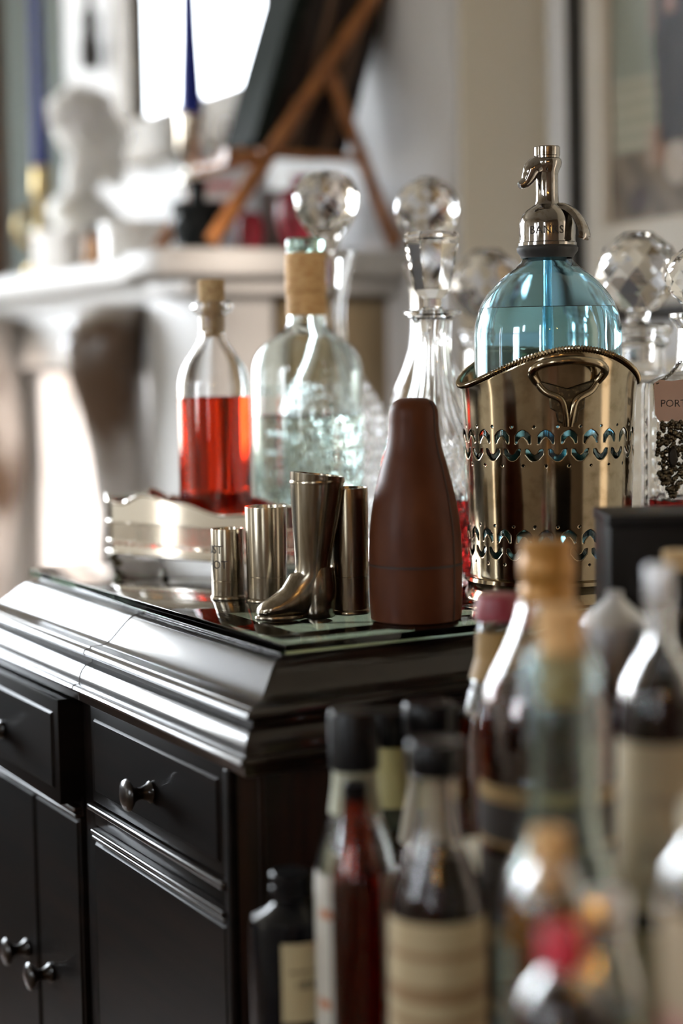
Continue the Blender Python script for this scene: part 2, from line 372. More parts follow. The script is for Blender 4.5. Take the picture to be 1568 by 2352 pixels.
def window(name, x0, x1, z0, z1, nx, nz):
    """built in the xz plane facing -y"""
    root = bpy.data.objects.new(name, None); COL.objects.link(root); struct(root)
    e = 0.05
    boxes('frame', [(x0-0.07, x0, -0.03, 0.06, z0-0.07, z1+0.07), (x1, x1+0.07, -0.03, 0.06, z0-0.07, z1+0.07),
                    (x0, x1, -0.03, 0.06, z1, z1+0.07), (x0, x1, -0.03, 0.06, z0-0.07, z0)], M['white'], root, 0.005)
    boxes('window_sill', [(x0-0.1, x1+0.1, -0.10, 0.05, z0-0.10, z0-0.071)], M['white'], root, 0.005)
    for i in range(1, nx):
        x = x0+(x1-x0)*i/nx; boxes('glazing_bar', [(x-0.014, x+0.014, 0.03, 0.07, z0, z1)], M['white'], root, 0.003)
    for k in range(1, nz):
        z = z0+(z1-z0)*k/nz; boxes('glazing_bar', [(x0, x1, 0.032, 0.068, z-0.014, z+0.014)], M['white'], root, 0.003)
    for i in range(nx):
        for k in range(nz):
            xa, xb = x0+(x1-x0)*i/nx+0.013, x0+(x1-x0)*(i+1)/nx-0.013
            za, zb = z0+(z1-z0)*k/nz+0.013, z0+(z1-z0)*(k+1)/nz-0.013
            pyd('pane', [(xa, 0.05, za), (xb, 0.05, za), (xb, 0.05, zb), (xa, 0.05, zb)], [(0, 1, 2, 3)], M['pane'], root, None)
    return root
a = window('window_1', W1[0], W1[1], W1[2], W1[3], 3, 2); a.location = (0, YF+0.06, 0)
for nm, (y0, y1, z0, z1), nx, nz in (('window_2', W2, 2, 2), ('window_3', W3, 1, 3), ('sun_patch_window', W4, 1, 1), ('window_5', W5, 1, 3)):
    b = window(nm, y0, y1, z0, z1, nx, nz); b.location = (XL-0.06, 0, 0); b.rotation_euler = (0, 0, pi/2)   # local x runs along world y

# near wall: a door behind the photographer, warm lamps on cords
d = bpy.data.objects.new('door_1', None); COL.objects.link(d); struct(d); d.location = (-1.9, YN, 0)
boxes('door_leaf', [(0, 0.8, 0.005, 0.045, 0, 2.05)], M['brownwood'], d, 0.003)
for zz in (0.15, 1.1):
    for xx in (0.1, 0.44): boxes('door_panel', [(xx, xx+0.26, 0.044, 0.056, zz, zz+0.8)], M['brownwood'], d, 0.006)
lathe('door_handle', [(0, 0), (0.012, 0), (0.012, 0.03), (0.025, 0.045), (0.025, 0.06), (0, 0.068)], M['brass'], d, 24).matrix_local = Matrix.Translation((0.07, 0.045, 1.0)) @ Matrix.Rotation(-pi/2, 4, 'X')
so_ = thing('unseen_sofa', 'charcoal velvet sofa added to darken reflections in the cabinet front', 'unseen_sofa', (-2.35, 2.45, 0))  # added out of view so the drawer fronts mirror something dark
boxes('seat', [(0.12, 1.98, 0.0, 0.75, 0.15, 0.42)], M['unseen_sofa'], so_, 0.03, 3)
boxes('backrest', [(0.12, 1.98, 0.75, 0.98, 0.15, 0.84)], M['unseen_sofa'], so_, 0.04, 3)
for x in (0.0, 1.98): boxes('armrest', [(x, x+0.12, 0.0, 0.98, 0.15, 0.62)], M['unseen_sofa'], so_, 0.03, 3)
for x in (0.14, 1.06): boxes('seat_cushion', [(x, x+0.90, 0.01, 0.74, 0.421, 0.52)], M['unseen_sofa'], so_, 0.03, 3)
for x in (0.03, 2.02):
    for y in (0.04, 0.88): boxes('leg', [(x, x+0.05, y, y+0.05, 0, 0.15)], M['brownwood'], so_, 0.004)
def pendant(x, y, z, lab):
    t = thing('pendant_lamp', lab, 'lamp', (x, y, z), 0, 'pendant lamps behind the photographer')
    lathe('bulb', [(0, -0.032), (0.018, -0.027), (0.03, -0.008), (0.03, 0.008), (0.02, 0.03), (0.013, 0.045), (0, 0.046)], M['bulb'], t, 24)
    lathe('lamp_shade', [(0.11, -0.01), (0.1, 0.03), (0.05, 0.085), (0.022, 0.1), (0.02, 0.1), (0.048, 0.083), (0.098, 0.028), (0.109, -0.01), (0.11, -0.01)], M['brass'], t, 40)
    lathe('socket', [(0, 0.04), (0.017, 0.04), (0.019, 0.11), (0.006, 0.12), (0, 0.12)], M['brass'], t, 20)
    tube('cord', [(0, 0, 0.11), (0, 0, ZC-z)], 0.003, M['cord'], t, 8)
pendant(-1.15, -2.10, 1.62, 'brass pendant lamp with warm bulb nearest the door')
pendant(-0.70, -2.35, 1.66, 'brass pendant lamp with warm bulb nearest the alcove wall')

# ================================================================== CHIMNEYPIECE
ZM = 1.207
fp = thing('fireplace_surround', 'pale marble fireplace surround with carved console and serpentine mantel shelf', 'fireplace', (0, 0, 0))
def prism(name, plan, z0, z1, m, parent, bev=0.004):
    bm = bmesh.new()
    lo = [bm.verts.new((x, y, z0)) for x, y in plan]; hi = [bm.verts.new((x, y, z1)) for x, y in plan]
    n = len(plan); bm.faces.new(list(reversed(lo))); bm.faces.new(hi)
    for i in range(n): bm.faces.new((lo[i], lo[(i+1) % n], hi[(i+1) % n], hi[i]))
    bmesh.ops.recalc_face_normals(bm, faces=bm.faces)
    if bev:
        ed = [e for e in bm.edges if abs(e.verts[0].co.z-e.verts[1].co.z) < 1e-6]
        bmesh.ops.bevel(bm, geom=ed, offset=bev, segments=3, affect='EDGES', profile=0.6)
    me = bpy.data.meshes.new(name); bm.to_mesh(me); bm.free()
    return link(name, me, m, parent, 40)
plan = [(XB, 1.0), (0.372, 1.0), (0.360, 1.006), (0.354, 1.02), (0.354, 1.10), (0.360, 1.13), (0.378, 1.16), (0.40, 1.18), (0.412, 1.21),
        (0.414, 1.25), (0.414, 1.90), (0.412, 1.94), (0.40, 1.97), (0.378, 1.99), (0.360, 2.02), (0.354, 2.05), (0.354, 2.13), (0.360, 2.144), (0.372, 2.15), (XB, 2.15)]
prism('mantel_shelf', plan, ZM-0.034, ZM, M['marble'], fp, 0.009)
plan2 = [(XB, 1.025), (0.40, 1.025), (0.40, 1.15), (0.45, 1.2), (0.45, 1.95), (0.40, 2.0), (0.40, 2.125), (XB, 2.125)]
prism('cornice', plan2, ZM-0.055, ZM-0.034, M['marble'], fp, 0.006)
boxes('jamb', [(0.435, 0.532, 1.05, 1.235, 0, ZM-0.055)], M['marble'], fp, 0.006)
boxes('jamb', [(0.435, 0.532, 1.915, 2.10, 0, ZM-0.055)], M['marble'], fp, 0.006)
boxes('jamb_panel', [(0.452, 0.515, 1.044, 1.0505, 0.55, ZM-0.12)], M['marble'], fp, 0.003)
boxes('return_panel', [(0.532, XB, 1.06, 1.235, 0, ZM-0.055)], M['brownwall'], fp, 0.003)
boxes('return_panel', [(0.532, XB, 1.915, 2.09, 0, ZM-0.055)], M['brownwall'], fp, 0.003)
boxes('frieze', [(0.46, 0.532, 1.235, 1.915, 1.06, ZM-0.055)], M['marble'], fp, 0.004)
def console(y):
    secs = []
    path = [(0.425, 1.145, 0.040, 0.058), (0.405, 1.125, 0.050, 0.060), (0.398, 1.09, 0.055, 0.060), (0.402, 1.05, 0.050, 0.055), (0.412, 1.00, 0.045, 0.050), (0.420, 0.94, 0.042, 0.046),
            (0.424, 0.90, 0.042, 0.044), (0.424, 0.86, 0.036, 0.036), (0.414, 0.80, 0.030, 0.032), (0.402, 0.72, 0.028, 0.030), (0.394, 0.60, 0.028, 0.030), (0.390, 0.40, 0.030, 0.032), (0.388, 0.2, 0.034, 0.036), (0.388, 0.0, 0.045, 0.046)]
    for x, z, rx, ry in path:
        secs.append([(x+rx*cos(2*pi*i/20)*(1+0.06*cos(8*pi*i/20)), y+ry*sin(2*pi*i/20)*(1+0.06*cos(8*pi*i/20)), z) for i in range(20)])
    o = loft('carved_console', secs, M['brownmarble'], fp)
    tube('scroll', [(0.37+0.020*(1-t/26)*cos(t*0.55), y, 1.10+0.020*(1-t/26)*sin(t*0.55)) for t in range(24)], lambda q: 0.012, M['brownmarble'], fp, 8)
console(1.30); console(1.85)
fb = thing('fireboard', 'whitewashed panelled board closing the fireplace opening', 'board', (0, 0, 0))
boxes('board', [(0.50, 0.52, 1.24, 1.91, 0.0, 1.055)], M['fireboard'], fb, 0.002)
for z in (0.15, 0.46, 0.77):
    boxes('raised_panel', [(0.490, 0.501, 1.36, 1.80, z, z+0.25)], M['fireboard'], fb, 0.005)

# mirror over the mantel
mr = thing('mirror', 'overmantel mirror in limed gilt frame reflecting the bright window', 'mirror')
Y0, Y1, Z0, Z1 = 1.345, 1.835, 1.475, 2.15
e = 0.075
for nm, bx in (('frame_rail', (XB-0.035, XB-0.002, Y0-e, Y1+e, Z0-e, Z0)), ('frame_rail', (XB-0.035, XB-0.002, Y0-e, Y1+e, Z1, Z1+e)),
               ('frame_stile', (XB-0.035, XB-0.002, Y0-e, Y0, Z0, Z1)), ('frame_stile', (XB-0.035, XB-0.002, Y1, Y1+e, Z0, Z1))):
    boxes(nm, [bx], M['giltframe'], mr, 0.008, 3)
boxes('mirror_plate', [(XB-0.018, XB-0.003, Y0, Y1, Z0, Z1)], M['mirror'], mr)
bp_ = thing('bell_pull', 'dark tasselled bell pull hanging left of the mirror', 'bell pull', (XB-0.03, 2.03, 1.585))
lathe('tassel', [(0, 0), (0.018, 0.002), (0.021, 0.03), (0.014, 0.075), (0.017, 0.09), (0.012, 0.105), (0, 0.11)], M['cord'], bp_, 20)
tube('cord', [(0, 0, 0.10), (0, 0, 1.0)], 0.008, M['cord'], bp_, 8)
hook = lathe('hook', [(0, 0), (0.012, 0), (0.012, 0.028), (0, 0.030)], M['brass'], bp_, 16); hook.matrix_local = Matrix.Translation((0.03, 0, 1.0)) @ Matrix.Rotation(-pi/2, 4, 'Y')

# curtain and wooden post in the far alcove
def curtain():
    n, v, f = 90, [], []
    for i in range(n+1):
        y = 2.34+0.42*i/n; x = 0.79+0.022*sin(i*0.62)+0.008*sin(i*1.7)
        v += [(x, y, 0.02), (x, y, 2.55)]
    for i in range(n): f.append((2*i, 2*i+2, 2*i+3, 2*i+1))
    o = pyd('curtain', v, f, M['curtain'], None, 180); s = o.modifiers.new('thick', 'SOLIDIFY'); s.thickness = 0.004
    return tag(o, 'grey green curtain hanging in the far alcove beyond the bust', 'curtain')
curtain()
po = thing('clock_case', 'tall brown wooden case standing in the far alcove corner', 'cabinet', (0.66, 2.86, 0))
boxes('body', [(0, 0.19, 0, 0.28, 0.08, 1.9)], M['brownwood'], po, 0.006)
boxes('plinth', [(-0.02, 0.19, -0.02, 0.30, 0, 0.08)], M['brownwood'], po, 0.005)
boxes('hood', [(-0.02, 0.19, -0.02, 0.30, 1.9, 2.2)], M['brownwood'], po, 0.008)
boxes('front_panel', [(-0.008, 0.001, 0.04, 0.24, 0.3, 1.7)], M['brownwood'], po, 0.003)

# framed picture on the alcove wall
pc = thing('framed_picture', 'large framed picture of a dark standing figure on the alcove wall', 'picture', (XR, 0, 0))
pc.matrix_world = Matrix.Translation((XR, 0.86, 1.25)) @ Matrix.Rotation(radians(-0.8), 4, 'X') @ Matrix.Translation((0, -0.86, -1.25))
ya, yb, za, zb = 0.22, 0.876, 1.06, 1.98
def ring(name, y0, y1, z0, z1, wy, x0, x1, m, bev=0.002):
    w0 = wy if isinstance(wy, tuple) else (wy,)*4       # left(far), right(near), bottom, top
    for bx in ((x0, x1, y0, y1, z0, z0+w0[2]), (x0, x1, y0, y1, z1-w0[3], z1), (x0, x1, y1-w0[0], y1, z0+w0[2], z1-w0[3]), (x0, x1, y0, y0+w0[1], z0+w0[2], z1-w0[3])):
        boxes(name, [bx], m, pc, bev)
ring('outer_frame', ya, yb, za, zb, 0.045, -0.020, -0.001, M['framewhite'])
ring('inner_frame', ya+0.045, yb-0.045, za+0.045, zb-0.045, 0.020, -0.024, -0.001, M['frameblack'])
ring('mount', ya+0.065, yb-0.065, za+0.065, zb-0.065, (0.035, 0.035, 0.098, 0.07), -0.012, -0.001, M['mount'], 0.001)
ring('mount_bevel', ya+0.10, yb-0.10, za+0.163, zb-0.135, (0.013, 0.013, 0.004, 0.01), -0.011, -0.001, M['bevel'], 0.001)
def art(u, v):
    """u from the far edge to the near edge, v from the bottom, both 0..1"""
    U, V = u/0.28, v/0.41
    c = [0.30, 0.335, 0.29]
    if V < 0.32+0.02*U:                                    # floorboards running away
        k = 0.5+0.5*sin((U*0.9+V*1.5)*16); c = [0.16+0.10*k, 0.14+0.08*k, 0.12+0.06*k]
        if (U-0.38)**2+(V-0.09)**2*4 < 0.02: c = [0.09, 0.075, 0.075]
    elif V < 0.66 and U < 0.66:                            # pale steps
        k = 0.5+0.5*sin((V-0.34)*2*pi/0.075); c = [0.34+0.16*k, 0.35+0.15*k, 0.28+0.14*k]
    if 0.52 < U < 0.80 and 0.24 < V < 0.42: c = [0.32, 0.20, 0.15] if U > 0.62 else [0.46, 0.38, 0.33]
    el = 0.62+0.16*abs(V-0.85) if V < 1.3 else 0.55
    if V > 0.33 and el < U < 2.0: c = [0.040, 0.041, 0.050] if sin(U*34+V*2) < 0.75 else [0.075, 0.078, 0.088]
    if V > 0.93 and 0.78 < U < 0.95 and V < 1.25: c = [0.32, 0.21, 0.19]
    if V > 0.85 and 0.56 < U < 0.66: c = [0.34, 0.28, 0.25]
    if V > 1.9 and (U-1.25)**2*0.6+(V-2.1)**2 < 0.03: c = [0.42, 0.30, 0.24]
    if (U-0.95)**2+(V-0.24)**2*3 < 0.03: c = [0.50, 0.45, 0.40]
    return c
nu, nv = 140, 170; ay0, ay1, az0, az1 = ya+0.113, yb-0.113, za+0.167, zb-0.145
v = [(-0.0035, ay1-(ay1-ay0)*i/nu, az0+(az1-az0)*k/nv) for k in range(nv+1) for i in range(nu+1)]
f = [(k*(nu+1)+i, (k+1)*(nu+1)+i, (k+1)*(nu+1)+i+1, k*(nu+1)+i+1) for k in range(nv) for i in range(nu)]
me = bpy.data.meshes.new('print'); me.from_pydata(v, [], f); me.update()
colour(me, lambda i: art((i % (nu+1))/nu, (i//(nu+1))/nv)); link('picture_print', me, M['print'], pc, None)
boxes('backing', [(-0.003, -0.001, ya+0.02, yb-0.02, za+0.02, zb-0.02)], M['mount'], pc)
boxes('glazing', [(-0.0155, -0.0145, ya+0.064, yb-0.064, za+0.064, zb-0.064)], M['picglass'], pc)

# ================================================================== THINGS ON THE MANTEL
def candle(x, y, z0, z1, r0_, r1_, lab):
    t = thing('candle', lab, 'candle', (x, y, z0), 0, 'blue taper candles on the mantel')
    lathe('wax', [(0, 0), (r0_, 0), (r0_*0.97, 0.015), (r0_*0.75+r1_*0.25, 0.05), (r0_*0.45+r1_*0.55, 0.10), (r0_*0.22+r1_*0.78, 0.17), (r1_, z1-z0-0.01), (r1_*0.5, z1-z0), (0, z1-z0)], M['candle'], t, 24)
    tube('wick', [(0, 0, z1-z0-0.005), (0.001, 0, z1-z0+0.012)], 0.001, M['cord'], t, 6)
candle(0.452, 1.678, 1.3715, 1.74, 0.0135, 0.0095, 'tall blue taper candle in the brass candlestick beside the bust')
t = thing('candlestick', 'ornate brass candlestick with ring handle at the left of the bust', 'candlestick', (0.452, 1.678, ZM))
t.scale = (1.0, 1.0, 1.29)
lathe('stem', curve_prof([(0.030, 0), (0.030, 0.006), (0.02, 0.014), (0.010, 0.03), (0.016, 0.05), (0.008, 0.065), (0.007, 0.085), (0.014, 0.098), (0.013, 0.122), (0.016, 0.128)], 4)+[(0.0, 0.128)], M['brass'], t, 28)
tube('ring_handle', [(-0.022+0.020*cos(q*pi/10), 0.004+0.020*cos(q*pi/10)*0.4, 0.055+0.020*sin(q*pi/10)) for q in range(20)], 0.005, M['brass'], t, 8, True)
candle(0.505, 1.231, 1.3980, 1.76, 0.0175, 0.0090, 'thick blue taper candle in the silver candlestick behind the black bottle')
t = thing('candlestick', 'silver fluted candlestick behind the black faceted bottle', 'candlestick', (0.505, 1.231, ZM))
t.scale = (1.05, 1.05, 1.14)
lathe('stem', curve_prof([(0.030, 0), (0.030, 0.008), (0.012, 0.02), (0.010, 0.05), (0.015, 0.058), (0.009, 0.068), (0.013, 0.080), (0.018, 0.092), (0.011, 0.100), (0.010, 0.105)], 4), M['brightsilver'], t, 32)
lathe('nozzle', [(0.010, 0.104), (0.018, 0.108), (0.0185, 0.160), (0.020, 0.1675), (0, 0.1675)], M['brightsilver'], t, 16, lambda r, z, a: r*(1+0.05*cos(8*a)), 80)

def blobs(name, lst, m, parent, vox=0.004, sm=2):
    bm = bmesh.new()
    for c, r, rot in lst:
        g = bmesh.ops.create_uvsphere(bm, u_segments=20, v_segments=14, radius=1.0)
        mx = Matrix.Translation(c) @ Matrix.Rotation(rot, 4, 'Y') @ Matrix.Diagonal((*r, 1))
        bmesh.ops.transform(bm, matrix=mx, verts=g['verts'])
    me = bpy.data.meshes.new(name); bm.to_mesh(me); bm.free()
    o = link(name, me, m, parent, 180)
    q = o.modifiers.new('fuse', 'REMESH'); q.mode = 'VOXEL'; q.voxel_size = vox; q.use_smooth_shade = True
    q = o.modifiers.new('soften', 'SMOOTH'); q.iterations = sm; q.factor = 0.5
    return o
# bust: local +x is the way it faces
bu = thing('bust', 'white plaster bust of a bearded curly haired head in profile', 'bust', (0.575, 1.785, ZM), radians(-32))
bu.scale = (1.30, 1.30, 1.24)
L = [((-0.006, 0, 0.200), (0.040, 0.033, 0.044), 0), ((0.014, 0, 0.180), (0.030, 0.027, 0.040), 0), ((0.020, 0, 0.152), (0.022, 0.022, 0.026), 0.3),
     ((0.045, 0, 0.182), (0.008, 0.006, 0.010), 0.5), ((0.034, 0, 0.204), (0.011, 0.021, 0.007), 0), ((0.040, 0, 0.163), (0.008, 0.011, 0.004), 0),
     ((0.030, 0.0, 0.138), (0.015, 0.018, 0.018), 0), ((-0.006, 0.032, 0.182), (0.008, 0.005, 0.013), 0), ((-0.006, -0.032, 0.182), (0.008, 0.005, 0.013), 0),
     ((-0.010, 0, 0.135), (0.024, 0.024, 0.045), 0.15), ((-0.012, 0, 0.085), (0.042, 0.075, 0.030), 0), ((0.004, 0, 0.062), (0.046, 0.078, 0.034), 0),
     ((0.0, 0, 0.040), (0.040, 0.062, 0.022), 0)]
for i in range(46):
    th, ph = random.uniform(0, 2*pi), random.uniform(-0.1, 1.4)
    x, y, z = 0.041*cos(th)*cos(ph)-0.010, 0.035*sin(th)*cos(ph), 0.203+0.043*sin(ph)
    if x < 0.018 or z > 0.222: L.append(((x, y, z), (0.0085,)*3, 0))
for i in range(16):
    L.append(((0.030+random.uniform(-0.008, 0.010), random.uniform(-0.018, 0.018), 0.140+random.uniform(-0.018, 0.016)), (0.0065,)*3, 0))
blobs('head_and_shoulders', L, M['plaster'], bu, 0.003)
lathe('socle', [(0, 0), (0.034, 0), (0.034, 0.008), (0.020, 0.018), (0.022, 0.034), (0.0, 0.034)], M['plaster'], bu, 28)

t = thing('card_box', 'small white card box on the mantel left of the amber bottle', 'box', (0.462, 1.599, ZM), radians(18))
t.scale = (1.15, 1.15, 1.15)
boxes('body', [(-0.030, 0.030, -0.035, 0.035, 0, 0.042)], M['box'], t, 0.001); boxes('lid', [(-0.031, 0.031, -0.036, 0.036, 0.038, 0.054)], M['box'], t, 0.001)
t = thing('small_bottle', 'little amber bottle with dark cap beside the round white jar', 'bottle', (0.440, 1.439, ZM))
t.scale = (1.05, 1.05, 1.1)
lathe('body', [(0, 0), (0.0095, 0), (0.0105, 0.003), (0.0105, 0.034), (0.006, 0.040), (0, 0.040)], M['amberglass'], t, 20)
lathe('cap', [(0, 0.0395), (0.0068, 0.0395), (0.0068, 0.052), (0, 0.053)], M['blackcap'], t, 16)
t = thing('lidded_jar', 'round white ceramic jar with flat lid on the mantel', 'jar', (0.478, 1.364, ZM))
lathe('body', [(0, 0), (0.046, 0), (0.049, 0.003), (0.049, 0.044), (0.047, 0.045), (0, 0.045)], M['ceramic'], t, 40)
lathe('lid', [(0.05, 0.0445), (0.0515, 0.046), (0.0515, 0.054), (0.048, 0.058), (0, 0.060)], M['ceramic'], t, 40)
t = thing('black_bottle', 'black faceted stoneware bottle with short neck at the mantel corner', 'bottle', (0.440, 1.075, ZM))
facet('body', [(0.025, 0), (0.027, 0.006), (0.0350, 0.028), (0.0330, 0.042), (0.0350, 0.056), (0.0320, 0.060), (0.0110, 0.062)], 8, M['blackvase'], t)
lathe('neck', [(0.0105, 0.060), (0.0105, 0.078), (0.0135, 0.082), (0.0135, 0.088), (0.009, 0.088), (0.009, 0.065), (0.0, 0.065)], M['blackvase'], t, 20)
def card(name, lab, cat, x, y, w_, h_, rz, fn):
    t = thing(name, lab, cat, (x, y, ZM), rz)
    v = [((i/30-0.5)*w_, -0.0035+0.02*(k/30)*0.35, h_*k/30) for k in range(31) for i in range(31)]
    f = [(k*31+i, k*31+i+1, (k+1)*31+i+1, (k+1)*31+i) for k in range(30) for i in range(30)]
    me = bpy.data.meshes.new('printed_face'); me.from_pydata(v, [], f); me.update(); colour(me, lambda q: fn((q % 31)/30, (q//31)/30))
    link('printed_face', me, M['print'], t, None)
    o = boxes('card', [(-w_/2, w_/2, 0, 0.003, 0, h_)], M['box'], t)
    for q in o.data.vertices: q.co.y += -0.003+0.007*(q.co.z/h_)
    boxes('strut', [(-0.006, 0.006, 0.004, 0.034, 0, 0.003)], M['box'], t)
def stripes(u, v):
    if 0.1 < u < 0.9 and (0.62 < v < 0.70 or 0.82 < v < 0.92): return (0.62, 0.16, 0.18)
    if v < 0.5 and 0.12 < u < 0.88 and v > 0.1: return (0.55, 0.63, 0.74)
    return (0.86, 0.85, 0.86)
card('printed_card', 'white card with red lettering bands propped behind the black bottle', 'card', 0.505, 1.150, 0.060, 0.104, radians(-30), stripes)
card('printed_card', 'taller white and pale blue card behind the silver candlestick', 'card', 0.590, 1.240, 0.060, 0.190, radians(-30), lambda u, v: (0.70, 0.72, 0.78) if v < 0.7 else ((0.75, 0.45, 0.42) if 0.8 < v < 0.86 else (0.86, 0.85, 0.86)))

# bamboo easel with a dark picture on it
ez = thing('bamboo_easel', 'bamboo table easel leaning with one long back leg on the mantel', 'easel')
def pole(name, a_, b_, r, nodes):
    a_, b_ = Vector(a_), Vector(b_); n = 60
    pts = [a_+(b_-a_)*i/n for i in range(n+1)]
    return tube(name, pts, lambda t: r*(1+0.28*max(0, 1-abs(((t*nodes) % 1)-0.5)*22)), M['bamboo'], ez, 10)
pole('leg', (0.431, 1.015, ZM+0.009), (0.694, 1.035, 1.555), 0.0100, 7)
pole('leg', (0.431, 1.180, ZM+0.009), (0.694, 1.165, 1.555), 0.0100, 7)
pole('back_leg', (0.600, 1.025, 1.440), (0.692, 1.018, ZM+0.007), 0.0085, 5)
pole('crossbar', (0.500, 1.000, 1.322), (0.500, 1.200, 1.322), 0.0085, 3)
pole('stay', (0.505, 1.018, 1.326), (0.650, 1.018, 1.322), 0.0052, 3)
pole('ledge_peg', (0.500, 1.022, 1.318), (0.452, 1.022, 1.320), 0.0100, 1)
bo = thing('dark_album_case', 'thick dark album case with green cloth edge leaning on the bamboo easel', 'album')
def slant(name, pts, y0, y1, m, parent, bev=0.003):
    """block with an (x, z) outline running from y0 to y1"""
    n = len(pts); v = [(x, y0, z) for x, z in pts]+[(x, y1, z) for x, z in pts]
    f = [tuple(range(n)), tuple(reversed(range(n, 2*n)))]+[(i, n+i, n+(i+1) % n, (i+1) % n) for i in range(n)]
    o = pyd(name, v, f, m, parent, 30)
    bm = bmesh.new(); bm.from_mesh(o.data); bmesh.ops.recalc_face_normals(bm, faces=bm.faces); bmesh.ops.bevel(bm, geom=bm.edges[:], offset=bev, segments=2, affect='EDGES'); bm.to_mesh(o.data); bm.free()
    return o
slant('case', [(0.526, 1.335), (0.640, 1.330), (0.694, 1.500), (0.694, 1.720), (0.655, 1.720)], 1.050, 1.135, M['darkboard'], bo)
slant('cloth_edge', [(0.504, 1.338), (0.5245, 1.335), (0.6535, 1.720), (0.632, 1.720)], 1.046, 1.139, M['greenedge'], bo)
slant('binding_strip', [(0.600, 1.3325), (0.612, 1.3320), (0.693, 1.570), (0.693, 1.600)], 1.044, 1.0495, M['brownwood'], bo, 0.001)
slant('binding_strip', [(0.560, 1.334), (0.568, 1.3335), (0.686, 1.718), (0.676, 1.718)], 1.045, 1.0497, M['brownwood'], bo, 0.001)
t = thing('red_vase', 'round red lacquer vase standing behind the easel leg', 'vase', (0.598, 1.095, ZM))
lathe('body', curve_prof([(0, 0), (0.020, 0.0), (0.022, 0.008), (0.033, 0.045), (0.030, 0.070), (0.014, 0.088), (0.012, 0.096), (0.016, 0.102)], 5)+[(0.011, 0.102), (0.010, 0.09), (0, 0.088)], M['redlacq'], t, 36)
t = thing('red_pot', 'small squat red pot under the dark board', 'pot', (0.522, 1.095, ZM))
lathe('body', curve_prof([(0, 0), (0.012, 0), (0.018, 0.02), (0.017, 0.042), (0.010, 0.052)], 5)+[(0.007, 0.052), (0.008, 0.04), (0, 0.03)], M['redlacq'], t, 28)
t = thing('stone_block', 'grey stone block behind the red pots under the easel', 'ornament', (0.620, 1.170, ZM), radians(-28))
boxes('block', [(-0.042, 0.042, -0.03, 0.03, 0.006, 0.088)], M['greystone'], t, 0.004)
boxes('base', [(-0.048, 0.048, -0.035, 0.035, 0, 0.0065)], M['redlacq'], t, 0.002)

# ================================================================== CABINET
ZT = 0.8935
XBK, YE = 0.60, 0.470
cb = thing('cabinet', 'small ebonised cabinet with moulded top, drawers and turned knobs', 'cabinet')
PROF = [(-0.030, 0.8935), (-0.0085, 0.8935), (-0.0072, 0.8929), (-0.0066, 0.8914), (-0.0072, 0.8900), (-0.0066, 0.8893), (-0.0030, 0.8890), (0.0006, 0.8880), (0.0038, 0.8862), (0.0068, 0.8838), (0.0098, 0.8808), (0.0128, 0.8778), (0.0158, 0.8747), (0.0186, 0.8720),
        (0.0215, 0.8700), (0.0250, 0.8688), (0.0290, 0.8683), (0.0330, 0.8684), (0.0345, 0.8682), (0.0347, 0.8674), (0.0372, 0.8672), (0.0392, 0.8660), (0.0400, 0.8642), (0.0392, 0.8622), (0.0372, 0.8610), (0.0345, 0.8606),
        (0.0335, 0.8592), (0.0338, 0.8568), (0.0362, 0.8562), (0.0390, 0.8548), (0.0414, 0.8522), (0.0430, 0.8488), (0.0438, 0.8452), (0.0440, 0.8422), (0.0468, 0.8422), (0.0488, 0.8411), (0.0495, 0.8394), (0.0488, 0.8376), (0.0468, 0.8367),
        (0.0452, 0.8363), (0.0446, 0.8335), (0.0440, 0.8300), (0.0410, 0.8286), (0.0387, 0.8282), (-0.030, 0.8282)]
SHIFT = 0.0125                                              # the near end overhangs less than the front
def moulding(name, ya_, yb_, mit_a, mit_b, m):
    """front moulding running along y; mitred ends follow the projection"""
    v, f = [], []
    n = len(PROF)
    for yy, s, mit in ((ya_, -1, mit_a), (yb_, 1, mit_b)):
        for p, z in PROF: v.append((-p, yy+((s*p+(SHIFT if s < 0 else 0)) if mit else 0), z))
    for i in range(n): j = (i+1) % n; f.append((i, j, n+j, n+i))
    f.append(tuple(range(n))); f.append(tuple(reversed(range(n, 2*n))))
    o = pyd(name, v, f, m, cb, 32)
    bm = bmesh.new(); bm.from_mesh(o.data); bmesh.ops.recalc_face_normals(bm, faces=bm.faces); bm.to_mesh(o.data); bm.free()
    return o
JOINT = 0.2400
PROF_ = PROF; PROF = [(p+0.0003, z+0.0002) for p, z in PROF]
moulding('joint_line', JOINT-0.0006, JOINT+0.0006, False, False, M['seam']); PROF = PROF_
moulding('front_moulding', 0.0, JOINT-0.0007, True, False, M['mould'])
moulding('front_moulding', JOINT+0.0007, YE, False, True, M['mould'])
for y0_, y1_ in ((0.0205, JOINT-0.001), (JOINT+0.001, YE-0.008)):
    n_ = 90; rn_ = random.Random(int(y0_*1000))
    tube('worn_edge', [(0.0071+rn_.uniform(-0.0002, 0.0002), y0_+(y1_-y0_)*i/n_, 0.8915+rn_.uniform(-0.0002, 0.0002)) for i in range(n_+1)], lambda t: 0.0014, M['worn'], cb, 8)
def side_moulding(y, s):
    d_ = SHIFT if s < 0 else 0.0
    v, f = [], []; n = len(PROF)
    for p, z in PROF: v.append((-p, y+s*p+d_, z))
    for p, z in PROF: v.append((XBK, y+s*p+d_, z))
    for i in range(n): j = (i+1) % n; f.append((i, j, n+j, n+i))
    f.append(tuple(range(n))); f.append(tuple(reversed(range(n, 2*n))))
    o = pyd('side_moulding', v, f, M['mould'], cb, 32)
    bm = bmesh.new(); bm.from_mesh(o.data); bmesh.ops.recalc_face_normals(bm, faces=bm.faces); bm.to_mesh(o.data); bm.free()
side_moulding(0.0, -1); side_moulding(YE, 1)
